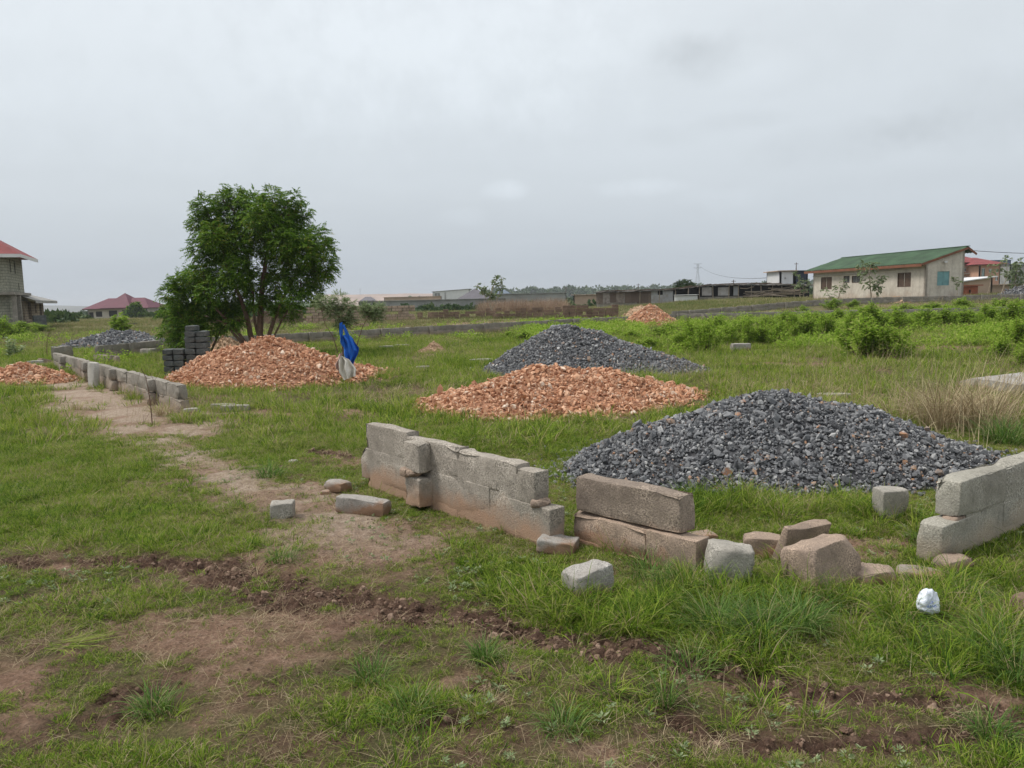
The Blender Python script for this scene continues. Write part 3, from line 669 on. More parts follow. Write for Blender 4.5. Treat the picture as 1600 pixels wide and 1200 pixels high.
def randrot(n, r):
    q = r.normal(size=(n, 4)); q /= np.linalg.norm(q, axis=1)[:, None]; w_, x, y, z = q.T
    return np.stack([np.stack([1 - 2 * (y * y + z * z), 2 * (x * y - z * w_), 2 * (x * z + y * w_)], -1), np.stack([2 * (x * y + z * w_), 1 - 2 * (x * x + z * z), 2 * (y * z - x * w_)], -1), np.stack([2 * (x * z - y * w_), 2 * (y * z + x * w_), 1 - 2 * (x * x + y * y)], -1)], 1)
def stones(C, size, flat, r):
    n = len(C); V = IV[None] * (1.15 + r.uniform(-0.15, 0.3, (n, 12, 1)))
    for _ in range(5):
        pn = r.normal(size=(n, 3)); pn /= np.linalg.norm(pn, axis=1)[:, None]; off = r.uniform(.35, .75, n)
        V = V - pn[:, None] * np.maximum(0, np.einsum('nij,nj->ni', V, pn) - off[:, None])[..., None]
    sc = np.stack([r.uniform(0.8, 1.35, n), r.uniform(0.7, 1.1, n), r.uniform(flat * 0.7, flat * 1.3, n)], -1)
    V = V * sc[:, None] * size[:, None, None]; V = np.einsum('nij,nkj->nki', randrot(n, r), V) + C[:, None]
    F = (IF[None] + 12 * np.arange(n)[:, None, None]).reshape(-1, 3)
    return V.reshape(-1, 3), F
def pile(name, label, bumps, s, mat, flat=0.7, n_extra=1.0, seed=0, spill=0.25, cat='stone pile'):
    """bumps: list of (x, y, rx, ry, h); heap surface is the smooth union of cones"""
    r = np.random.default_rng(500 + seed)
    bx = np.array(bumps); x0 = (bx[:, 0] - bx[:, 2]).min() - 0.3; x1 = (bx[:, 0] + bx[:, 2]).max() + 0.3; y0 = (bx[:, 1] - bx[:, 3]).min() - 0.3; y1 = (bx[:, 1] + bx[:, 3]).max() + 0.3
    def H(x, y):
        out = np.full(np.shape(x), 0.0)
        for (cx_, cy_, rx_, ry_, h_) in bumps:
            ang = np.arctan2((y - cy_) / ry_, (x - cx_) / rx_)
            edge = 1 + 0.22 * (fbm(np.cos(ang) * 1.6 + seed, np.sin(ang) * 1.6 + 5, 1, 3, seed) - 0.5)
            d_ = np.hypot((x - cx_) / rx_, (y - cy_) / ry_) / edge
            c_ = 1 - np.sqrt(d_ * d_ + 0.012) + 0.02
            c_ = np.where(d_ < 1, np.clip(c_, 0, 1) ** 0.92 * (1 - 0.25 * np.exp(-(d_ / 0.9) ** 2) * 0), -1)
            out = np.where(c_ > 0, (out ** 4 + (h_ * np.clip(c_, 0, 1)) ** 4) ** (1 / 4), out)
        return out
    gx = np.linspace(x0, x1, 90); gy = np.linspace(y0, y1, 90); XX, YY = np.meshgrid(gx, gy); HH = H(XX, YY)
    ZZ = tz(XX, YY) + HH + (fbm(XX, YY, 1.7, 3, seed) - 0.5) * 0.12 * np.clip(HH / 0.3, 0, 1) - 0.01 - 0.1 * (HH <= 0.001)
    i = np.arange(89)[:, None] * 90 + np.arange(89)[None]; F0 = np.stack([i, i + 1, i + 91, i + 90], -1).reshape(-1, 4)
    keep = (HH.ravel()[F0] > 0.0).any(1); F0 = F0[keep]
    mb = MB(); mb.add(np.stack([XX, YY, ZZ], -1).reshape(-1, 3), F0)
    area = (HH > 0.01).mean() * (x1 - x0) * (y1 - y0) * 1.15
    n = int(area / (s * s) * 2.1 * n_extra)
    px = r.uniform(x0, x1, n * 4); py = r.uniform(y0, y1, n * 4); hh = H(px, py); k_ = hh > 0.004; px, py, hh = px[k_][:n], py[k_][:n], hh[k_][:n]
    size = s * 0.5 * np.exp(r.normal(0, 0.36, len(px))); size[::3] *= .55
    z = tz(px, py) + hh + (fbm(px, py, 1.7, 3, seed) - 0.5) * 0.12 * np.clip(hh / 0.3, 0, 1) + r.uniform(-0.3, 0.7, len(px)) * size
    V, F1 = stones(np.stack([px, py, z], -1), size, flat, r); mb.add(V, F1)
    # scattered stones round the foot
    m_ = int(n * 0.07); b0 = bx[r.integers(0, len(bx), m_)]; an = r.uniform(0, 2 * math.pi, m_); rad = 1 + np.abs(r.normal(0, spill * 0.45, m_))
    qx = b0[:, 0] + np.cos(an) * b0[:, 2] * rad; qy = b0[:, 1] + np.sin(an) * b0[:, 3] * rad; sz = s * 0.45 * np.exp(r.normal(0, 0.3, m_))
    V, F1 = stones(np.stack([qx, qy, tz(qx, qy) + sz * 0.5], -1), sz, flat, r); mb.add(V, F1)
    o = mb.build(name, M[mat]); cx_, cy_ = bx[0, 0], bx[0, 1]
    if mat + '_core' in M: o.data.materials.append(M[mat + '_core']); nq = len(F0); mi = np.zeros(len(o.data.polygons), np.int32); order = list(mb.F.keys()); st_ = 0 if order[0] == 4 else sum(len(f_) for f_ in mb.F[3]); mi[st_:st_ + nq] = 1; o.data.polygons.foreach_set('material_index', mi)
    setorigin(o, (cx_, cy_, float(tz(cx_, cy_)))); return tag(o, label, cat)
def bump(px, py_side, halfpx, ry, peak, dx=0):
    g = G(px, py_side); D = g[1]; sc = D / FPX * 1.0; top = at(px, peak, D)[2]
    return (g[0] + dx, D, halfpx * sc, ry, (top - g[2]) * 1.16)
pile('gravel_pile', 'large grey crushed stone pile nearest the camera', [bump(1195, 722, 318, 1.35, 622), bump(1320, 716, 240, 1.0, 650), bump(1010, 733, 135, 0.8, 690)], 0.033, 'gravel', 0.62, 1.1, 1, cat='gravel pile')
pile('stone_chip_pile', 'orange stone chip pile in the middle, in front of a grey pile', [bump(838, 634, 165, 1.6, 580), bump(945, 626, 130, 1.2, 582), bump(885, 630, 150, 1.7, 588), bump(720, 634, 80, 0.9, 612), bump(1030, 618, 75, 0.7, 603)], 0.051, 'chips', 0.42, 1.1, 2)
pile('gravel_pile', 'dark grey gravel pile behind the middle orange pile', [bump(880, 577, 130, 2.0, 514), bump(935, 578, 135, 1.7, 527), bump(1000, 581, 115, 1.2, 552)], 0.042, 'gravel', 0.65, 1.0, 3, cat='gravel pile')
pile('stone_chip_pile', 'wide orange stone chip pile under the big tree', [bump(425, 592, 160, 2.1, 533), bump(530, 584, 75, 0.9, 566), bump(350, 592, 85, 1.2, 556)], 0.06, 'chips', 0.42, 1.0, 4)
pile('stone_chip_pile', 'small orange stone chip pile cut by the left edge', [bump(35, 597, 72, 1.1, 571)], 0.07, 'chips', 0.5, 1.0, 5)
pile('gravel_pile', 'low grey gravel pile behind the left compound wall', [bump(178, 541, 80, 2.2, 520), bump(205, 538, 50, 1.6, 518)], 0.085, 'gravel', 0.65, 1.0, 6, cat='gravel pile')
pile('stone_chip_pile', 'small cone of orange stone chips beyond the fence', [bump(1016, 509, 47, 1.5, 479)], 0.08, 'chips', 0.6, 1.0, 7)
pile('gravel_pile', 'grey gravel heap at the far right beside the leafy tree', [(*at(1610, 468, 62)[:2], 2.6, 2, 1.2)], 0.14, 'gravel', 0.65, 1.0, 8, cat='gravel pile')
M['sandg'] = M['sand']
pile('sand_pile', 'reddish sand heap behind the block stack', [bump(352, 549, 34, 1.0, 528)], 0.06, 'sand', 0.6, 0.5, 9, cat='sand pile')
pile('sand_pile', 'low sand heap behind the far orange cone', [bump(1000, 496, 30, 1.2, 478)], 0.1, 'sand', 0.6, 0.5, 10, cat='sand pile')
pile('sand_pile', 'flat pale sand heap in front of the green roofed house', [(*at(1397, 474, 58)[:2], 1.6, 1.2, 0.45)], 0.1, 'sand', 0.6, 0.5, 11, cat='sand pile')
pile('sand_pile', 'pointed heap of tan earth in the middle field', [(*G(678, 549)[:2], 0.40, 0.4, 0.30), (*G(664, 551)[:2], 0.3, 0.3, 0.14)], 0.04, 'sand', 0.6, 0.6, 12, cat='sand pile')
# ---------------------------------------------------------------- buildings
def m_render(name, col, stain=(0.25, 0.2, 0.15), amt=0.5, scale=0.5):
    m, nt, b = newmat(name, 0.9); k = NT(nt); co = k.coord()
    n1_ = k.noise(co, scale, 7, 0.68); n2_ = k.noise(co, scale * 9, 5, 0.6)
    mp = k.n('ShaderNodeMapping'); mp.inputs['Scale'].default_value = (2.2, 2.2, 0.18); k.l(co, mp.inputs[0]); st = k.noise(mp.outputs[0], 1.1, 5, 0.6)
    c = k.mix(k.math('MULTIPLY', k.ramp(n1_, [(0.42, G3(0)), (0.7, G3(1))]), amt), col, stain)
    c = k.mix(k.math('MULTIPLY', k.ramp(st, [(0.5, G3(0)), (0.75, G3(1))]), amt * 0.7), c, tuple(v * 0.6 for v in stain))
    sp = k.n('ShaderNodeSeparateXYZ'); k.l(co, sp.inputs[0])
    h = k.math('ADD', sp.outputs[2], k.math('MULTIPLY', k.math('SUBTRACT', n1_, 0.5), -2.2))
    c = k.mix(k.math('MULTIPLY', k.ramp(h, [(0.1, G3(1)), (0.75, G3(0))]), amt), c, (0.34, 0.22, 0.15))
    c = k.mix(0.3, c, k.ramp(n2_, [(0.3, G3(0.3)), (0.7, G3(0.7))]), 'OVERLAY')
    k.l(c, b.inputs['Base Color']); k.bump(n2_, 0.2, 0.02, b); return m
def m_roof(name, col, period=0.25, var=0.2, rough=0.5, axis=0, tiles=False):
    m, nt, b = newmat(name, rough); k = NT(nt); co = k.coord(); b.inputs['Specular IOR Level'].default_value = 0.4
    n_ = k.noise(co, 0.8, 5, 0.6); c = k.ramp(n_, [(0.3, tuple(v * (1 - var) for v in col)), (0.7, tuple(v * (1 + var) for v in col))])
    k.l(c, b.inputs['Base Color'])
    return m
M['plaster'] = m_render('stained_cream_render', (0.58, 0.53, 0.455), (0.36, 0.315, 0.26), 0.6)
M['green_roof'] = m_roof('green_sheet_roof', (0.040, 0.085, 0.040), var=0.4, rough=.6)
M['red_roof'] = m_roof('red_sheet_roof', (0.20, 0.035, 0.035), var=0.3, rough=.75)
M['burg_roof'] = m_roof('burgundy_sheet_roof', (0.11, 0.024, 0.042), var=0.12, rough=.7)
M['grey_roof'] = m_roof('grey_sheet_roof', (0.12, 0.11, 0.125))
M['fascia'] = m_plain('brown_fascia', (0.20, 0.085, 0.05), 0.7, 0.3, 3, 0)
M['white'] = m_plain('white_paint', (0.62, 0.62, 0.62), 0.7, 0.08, 1, 0)
M['cream'] = m_plain('cream_wall', (0.46, 0.42, 0.36), 0.85, 0.15, 0.6, 0)
M['shutter'] = m_plain('brown_window_board', (0.105, 0.07, 0.05), 0.7, 0.3, 3, 0.2)
M['teal'] = m_plain('pale_blue_shutter', (0.16, 0.31, 0.32), 0.6, 0.15, 3, 0.2)
M['pink'] = m_plain('salmon_render', (0.48, 0.28, 0.20), 0.85, 0.12, 0.5, 0)
M['bluegrey'] = m_plain('blue_grey_wall', (0.13, 0.165, 0.21), 0.8, 0.15, 0.5, 0)
M['navy'] = m_plain('dark_blue_wall', (0.05, 0.06, 0.09), 0.8, 0.2, 1, 0)
M['greywall'] = m_plain('grey_wall', (0.27, 0.27, 0.26), 0.9, 0.25, 0.4, 0)
M['tanwall'] = m_plain('tan_wall', (0.42, 0.31, 0.23), 0.9, 0.2, 0.3, 0)
M['rust'] = m_plain('rust_red_door', (0.27, 0.08, 0.04), 0.7, 0.3, 2, 0.1)

def quad_on(c0, ex, ez, u0, u1, z0, z1, off, th, n):
    """slab on a wall plane: c0 corner, ex along, ez up, n outward"""
    P = [c0 + ex * u + ez * z + n * o for o in (off, off + th) for u, z in ((u0, z0), (u1, z0), (u1, z1), (u0, z1))]
    return np.array(P), np.array([[3, 2, 1, 0], [4, 5, 6, 7], [0, 1, 5, 4], [1, 2, 6, 5], [2, 3, 7, 6], [3, 0, 4, 7]])
EZ = np.array([0, 0, 1.0])
def wall_with_holes(mb, c0, ex, L, H, n, holes, th=0.18, top=None):
    """wall panel in the plane c0+ex*u+EZ*z with rectangular openings, thickness th behind the face; top(u) optional for a raked head"""
    us = sorted({0.0, L, *[h[0] for h in holes], *[h[1] for h in holes]})
    tp = top or (lambda u: H)
    for a, b2 in zip(us[:-1], us[1:]):
        hs = sorted([(h[2], h[3]) for h in holes if h[0] <= a + 1e-6 and h[1] >= b2 - 1e-6]); z = 0.0
        for (z0, z1) in hs + [(None, None)]:
            if z0 is None:
                P = np.array([c0 + ex * u + EZ * zz - n * o for o in (0, th) for u, zz in ((a, z), (b2, z), (b2, tp(b2)), (a, tp(a)))])
            else: P = np.array([c0 + ex * u + EZ * zz - n * o for o in (0, th) for u, zz in ((a, z), (b2, z), (b2, z0), (a, z0))])
            if z0 is None or z0 - z > 0.01: mb.add(P, np.array([[0, 1, 2, 3], [7, 6, 5, 4], [1, 0, 4, 5], [2, 1, 5, 6], [3, 2, 6, 7], [0, 3, 7, 4]]))
            if z0 is not None: z = z1
    return mb

# green roofed house -----------------------------------------------------------
A = at(1270, 471, 75.0); B_ = at(1445, 469, 60.0)
zb = min(A[2], B_[2]) - 0.1
ex = np.array([B_[0] - A[0], B_[1] - A[1], 0.0]); LH = np.linalg.norm(ex); ex /= LH; nf = np.array([ex[1], -ex[0], 0.0])   # outward (towards camera-left)
if nf @ (np.array([0, 0, 0]) - A * [1, 1, 0]) < 0: nf = -nf
inn = -nf; WG = 3.4
eave = 3.72; ridge_z = 4.74
hs = root('house', ((A[0] + B_[0]) / 2, (A[1] + B_[1]) / 2, zb), 'single storey cream house with a sloping green sheet roof on the right', 'house')
wb = [-8.55, -3.35, -7.2, -5.6]
A0 = np.array([A[0], A[1], zb]); B0 = np.array([B_[0], B_[1], zb]); Hw = eave - zb - 0.05
def upix(px):   # distance along the front wall for a pixel column
    lo, hi = 0.0, LH
    for _ in range(40):
        m_ = (lo + hi) / 2; p = A0 + ex * m_; q = CR.T @ (p - np.array([0, 0, EYE])); x = 800 + FPX * q[0] / -q[2]
        if x < px: lo = m_
        else: hi = m_
    return lo
def zpix(px, py, P):
    return at(px, py, P[1])[2] - zb
wins = []
for (x0, x1, y0, y1, kind) in ((1282, 1299, 433, 452, 'board'), (1317, 1326.5, 431, 442, 'louvre'), (1330, 1343, 431, 442, 'louvre'), (1401, 1422, 426, 448.5, 'board')):
    u0, u1 = upix(x0), upix(x1); Pm = A0 + ex * (u0 + u1) / 2
    wins.append((u0, u1, zpix((x0 + x1) / 2, y1, Pm), zpix((x0 + x1) / 2, y0, Pm), kind))
mb = MB(); wall_with_holes(mb, A0, ex, LH, Hw, nf, [w_[:4] for w_ in wins])
tp = lambda u: Hw + (ridge_z - eave) * (u / WG) * 0.97
gw = []
def upixg(px):
    lo, hi = 0.0, WG
    for _ in range(40):
        m_ = (lo + hi) / 2; p = B0 + inn * m_; q = CR.T @ (p - np.array([0, 0, EYE])); x = 800 + FPX * q[0] / -q[2]
        if x < px: lo = m_
        else: hi = m_
    return lo
u0, u1 = upixg(1463), upixg(1482); Pm = B0 + inn * (u0 + u1) / 2
gw = [(u0, u1, zpix(1472, 446, Pm), zpix(1472, 424, Pm))]
wall_with_holes(mb, B0, inn, WG, Hw, ex, gw, top=tp)
wall_with_holes(mb, A0 + inn * WG, -inn, WG, Hw, -ex, [], top=lambda u: Hw + (ridge_z - eave) * ((WG - u) / WG) * 0.97)
wall_with_holes(mb, B0 + inn * WG, -ex, LH, Hw + (ridge_z - eave) * 0.97, inn, [])
mb.build('wall', M['plaster'], hs)
for (u0, u1, z0, z1, kind) in wins:
    fr = MB()
    for (a0, a1, c0_, c1_) in ((u0, u1, z1 - .05, z1), (u0, u1, z0, z0 + .05), (u0, u0 + .05, z0 + .05, z1 - .05), (u1 - .05, u1, z0 + .05, z1 - .05)):
        fr.add(*quad_on(A0, ex, EZ, a0 + .003, a1 - .003, c0_ + .002, c1_ - .002, -0.09, 0.07, nf))
    f_ = fr.build('window', M['shutter'], hs)
    pn = MB()
    if kind == 'louvre':
        for q in range(5):
            zz = z0 + 0.06 + (z1 - z0 - 0.12) * (q + 0.2) / 5; pn.add(*quad_on(A0, ex, EZ, u0 + .055, u1 - .055, zz, zz + 0.035, -0.08, 0.02, nf))
        pn.add(*quad_on(A0, ex, EZ, (u0 + u1) / 2 - .025, (u0 + u1) / 2 + .025, z0 + .05, z1 - .05, -0.055, 0.03, nf))
        sh = pn.build('louvre', M['greywall'], f_)
        dk = MB(); dk.add(*quad_on(A0, ex, EZ, u0 + .05, u1 - .05, z0 + .05, z1 - .05, -0.15, 0.02, nf)); dk.build('opening_shade_panel', M['dark'], f_)  # dark sheet behind the louvres, indoor shade put into its colour
    else:
        mid = (u0 + u1) / 2
        pn.add(*quad_on(A0, ex, EZ, u0 + .055, mid - .02, z0 + .055, z1 - .055, -0.10, 0.03, nf)); pn.add(*quad_on(A0, ex, EZ, mid + .02, u1 - .055, z0 + .055, z1 - .055, -0.10, 0.03, nf))
        pn.build('shutter', M['shutter'], f_)
        md = MB(); md.add(*quad_on(A0, ex, EZ, mid - .018, mid + .018, z0 + .055, z1 - .055, -0.06, 0.03, nf)); md.build('mullion', M['plaster'], f_)
u0, u1, z0, z1 = gw[0]
pn = MB(); pn.add(*quad_on(B0, inn, EZ, u0 + .002, (u0 + u1) / 2 - .01, z0 + .002, z1 - .002, -0.07, 0.03, ex)); pn.add(*quad_on(B0, inn, EZ, (u0 + u1) / 2 + .01, u1 - .002, z0 + .002, z1 - .002, -0.07, 0.03, ex)); pn.build('blue_shutter', M['teal'], hs)
# roof: corrugated slope, with fascia
def corr(mb, p00, p10, p01, amp=0.025, per=0.22, th=0.02):
    """corrugated sheet; ribs run from the p00-p10 edge to p01 side"""
    e = p10 - p00; L = np.linalg.norm(e); n_ = int(L / per * 6); d = p01 - p00; nn = np.cross(e, d); nn /= np.linalg.norm(nn)
    if nn[2] < 0: nn = -nn
    V = []; rows = 8
    for v in np.linspace(0, 1, rows):
        for q in range(n_ + 1):
            u = q / n_; V.append(p00 + e * u + d * v + nn * (amp * math.sin(2 * math.pi * u * L / per) + 0.018 * ((v * (rows - 1)) % 2)))
    V = np.array(V); i = np.arange(rows - 1)[:, None] * (n_ + 1) + np.arange(n_)[None]
    F = np.stack([i, i + 1, i + n_ + 2, i + n_ + 1], -1).reshape(-1, 4); F = F if np.cross(e, d)[2] > 0 else F[:, ::-1]
    m_ = len(V); V2 = np.vstack([V, V - nn * th]); mb.add(V2, [F, F[:, ::-1] + m_]); return mb
oh = 0.55; sl = (ridge_z - eave) / WG
E0 = A0 * [1, 1, 0] + EZ * (eave + 0.05 - oh * sl) - ex * 0.7 + nf * oh
E1 = B0 * [1, 1, 0] + EZ * (eave + 0.05 - oh * sl) + ex * 0.18 + nf * oh
up_ = inn * (WG + oh + 0.15) + EZ * sl * (WG + oh + 0.15)
mb = MB(); corr(mb, E0, E1, E0 + up_, per=0.30, amp=0.03)
dn = inn * 0.75 - EZ * 0.50
R0, R1 = E0 + up_, E1 + up_; corr(mb, R0 + EZ * 0.02, R1 + EZ * 0.02, R0 + dn + EZ * 0.02, per=0.30, amp=0.03)
mb.bar(R0 + EZ * 0.03, R1 + EZ * 0.03, 0.3, 0.05); mb.build('roof', M['green_roof'], hs)
mb = MB(); dz = EZ * -0.12
mb.bar(E0 + dz - EZ * .03, E1 + dz - EZ * .03, 0.03, 0.22); mb.bar(E1 + dz + ex * 0.01, R1 + dz + ex * .01, 0.03, 0.16); mb.bar(R1 + dz + ex * .01, R1 + dn + dz + ex * .01, 0.03, 0.16); mb.bar(E0 + dz, R0 + dz, 0.03, 0.16)
mb.build('fascia_board', M['fascia'], hs)
mb = MB(); q0 = B0 + EZ * (Hw * 0.93) + nf * 0.04; pts = [A0 + EZ * (Hw * 0.80) + nf * .04, A0 + ex * LH * 0.5 + EZ * (Hw * 0.80) + nf * .04, A0 + ex * LH * 0.72 + EZ * Hw * 0.85 + nf * .04, q0]
mb.tube(pts, 0.035, 6); mb.build('drain_pipe', M['cream'], hs)
mb = MB(); mb.box(B0 + inn * 1.6 + ex * 0.14 + EZ * (Hw * 1.0), (0.2, 0.2, 0.14)); mb.build('wall_lamp', M['white'], hs)
mb = MB(); qd = B0 + inn * 2.2 + ex * 0.25; mb.box(qd + EZ * 0.25, (0.75, .5, .3)); mb.box(qd + EZ * 0.43, (0.85, .6, .04)); o = mb.build('crate', M['shutter']); setorigin(o, qd); tag(o, 'small dark brown crate standing against the gable wall under the blue window', 'crate')

# unfinished two storey house (left) --------------------------------------------
D0 = 60.0
c0 = at(15, 508, D0); zb2 = float(tz0(c0[0], c0[1])) - 0.1
c1 = at(40, 508, D0 + 5.0)
def P3(px, D): q = at(px, 480, D); return np.array([q[0], q[1], zb2])
hs = root('unfinished_house', (c0[0], c0[1], zb2), 'unfinished two storey block house with red roof at the left edge', 'house')
C = P3(16, D0); Rr = P3(40.5, D0 + 6); exr = (Rr - C); Lr = np.linalg.norm(exr); exr /= Lr
fl = np.array([-exr[1], exr[0], 0.0]); 
if fl[0] > 0: fl = -fl
nr = -fl                                # outward normal of the right-hand face
zs = lambda px, py, D: at(px, py, D)[2] - zb2
H1 = zs(16, 461, D0); H2 = zs(30, 401, D0 + 3)
front_n = -exr
CL = C + fl * 9.0
# lower storey is set back under the upper one at the corner
mb = MB()
wall_with_holes(mb, C + nr * 0.2, exr, Lr, H1, nr, [(1.1, 1.9, 0.9, 2.5)], th=0.2)
wall_with_holes(mb, CL - exr * -0.3, -fl, 9.2, H1, front_n, [(2.0, 3.4, 1.0, 2.4), (5.2, 6.2, 0.0, 2.4)], th=0.2)
up0 = C + EZ * (H1 + 0.25)
wall_with_holes(mb, up0 + nr * 0.0, exr, Lr - 0.1, H2 - H1 - 0.25, nr, [(1.3, 1.75, 1.55, 2.6), (3.0, 3.5, 1.5, 2.55), (4.1, 4.4, 0.2, 0.8)], th=0.2)
wall_with_holes(mb, CL + EZ * (H1 + 0.25), -fl, 8.8, H2 - H1 - 0.25, front_n, [(4.4, 7.6, 0.0, 2.3)], th=0.2)
wall_with_holes(mb, C + exr * Lr + EZ * 0, fl, 9, H2, exr, [], th=0.2)
mb.build('wall', M['bwall'], hs)
for (u0_, u1_, v0_, v1_) in [(1.3, 1.75, 1.55, 2.6), (3.0, 3.5, 1.5, 2.55), (4.1, 4.4, 0.2, 0.8)]:
    m9 = MB(); m9.add(*quad_on(up0, exr, EZ, u0_ - .02, u1_ + .02, v0_ - .02, v1_ + .02, -.06, .02, nr)); m9.build('opening_shade_panel', M['dark'], hs)  # dark panel just inside each opening, shade given by colour
m9 = MB(); m9.add(*quad_on(CL + EZ * (H1 + .25), -fl, EZ, 4.3, 7.7, 0.0, 2.4, -.6, .03, front_n)); m9.build('recess_shade_panel', M['dark'], hs)  # dark sheet at the back, the recess shade put into its colour
mb = MB(); mb.sheet([C + nr * 0.45 - exr * 0.5 + EZ * (H1 + .24), C + nr * 0.45 + exr * (Lr + 0.2) + EZ * (H1 + .24), CL + exr * (Lr + 0.2) + EZ * (H1 + .24), CL - exr * 0.5 + EZ * (H1 + .24)], 0.22)
mb.build('floor_slab', M['conc_far'], hs)
for d_ in (0.1, 2.0):
    mb = MB(); q = C + nr * 0.28 + exr * d_; mb.box(q + EZ * H1 / 2, (0.28, 0.28, H1 - .02), math.atan2(exr[1], exr[0])); mb.build('column', M['conc_far'], hs)
mb = MB(); mb.box(C + fl * 3.5 + exr * 3 + EZ * (H2 / 2), (6.5, 3.5, H2 - 0.3), math.atan2(fl[1], fl[0])); mb.build('shade_backing', M['dark'], hs)  # near-black box added so the rooms look unlit through the openings
# hip roof
o_ = 1.1; ze = H2 + 0.0; q1 = C + nr * o_ - exr * 0.8; q2 = C + nr * o_ + exr * (Lr + 0.6); q3 = CL + exr * (Lr + 0.6); q4 = CL - exr * 0.8
rp1 = C + fl * 3.4 + exr * Lr * 0.5 + EZ * (ze + 2.9); rp2 = CL + exr * Lr * 0.5 + EZ * (ze + 2.9)
E = [q + EZ * ze for q in (q1, q2, q3, q4)]
mb = MB(); mb.sheet([E[0], E[1], rp1], 0.05); mb.sheet([E[0], rp1, rp2, E[3]], 0.05); mb.sheet([E[1], E[2], rp2, rp1], 0.05)
for (a, b2) in ((E[0], E[1]), (E[3], E[0])):
    nseg = int(np.linalg.norm(b2 - a) / 0.5)
mb.build('roof', M['red_roof'], hs)
mb = MB(); mb.bar(E[0] - EZ * .14, E[1] - EZ * .14, .04, .26); mb.bar(E[3] - EZ * .14, E[0] - EZ * .14, .04, .26); mb.build('fascia_board', M['white'], hs)
# annex
AC = C + exr * (Lr * 0.55) + nr * 0.35; ax = P3(68, D0 + 10.5); ey = ax - AC; La = np.linalg.norm(ey); ey /= La; an = np.array([ey[1], -ey[0], 0.0]); 
if an @ AC > 0: an = -an
Ha = zs(50, 471, D0 + 7)
mb = MB(); wall_with_holes(mb, AC, ey, La, Ha, an, [(La * 0.18, La * 0.34, 0.9, 2.4), (La * .52, La * .60, 1.4, 2.4), (La * 0.76, La * 0.88, 0.9, 2.4)], th=0.2)
wall_with_holes(mb, AC + ey * La, -an, 5, Ha, ey, [], th=0.2); mb.build('annex_wall', M['bwall_brown'], hs)
mb = MB(); mb.box(AC + ey * La * 0.5 - an * 1.5 + EZ * Ha / 2, (La * 0.8, 1.6, Ha - .3), math.atan2(ey[1], ey[0])); mb.build('shade_backing', M['dark'], hs)  # near-black box added, shade behind the annex openings given by colour
mb = MB(); z1 = EZ * (Ha + 0.05); r1 = AC - ey * 0.3 + an * 0.9 + z1; r2 = AC + ey * (La + 1.3) + an * 0.9 + z1; r3 = AC + ey * (La * 0.45) - an * 2.6 + EZ * (Ha + 1.3); r4 = AC - ey * 0.3 - an * 2.6 + EZ * (Ha + 1.5)
mb.sheet([r1, r2, r3, r4], 0.05); mb.sheet([r2, r2 - an * 6, r3], 0.05); mb.build('annex_roof', M['tin'], hs)
mb = MB(); mb.bar(r1 - EZ * .12, r2 - EZ * .12, .04, .22); mb.build('fascia_board', M['tin'], hs)
o = fence('block_fence', [P3(50, D0 + 3), P3(70, D0 + 4.5)], 'dark low wall stub in front of the annex of the red roofed house', courses=5, mat='block_dark', pier=9)

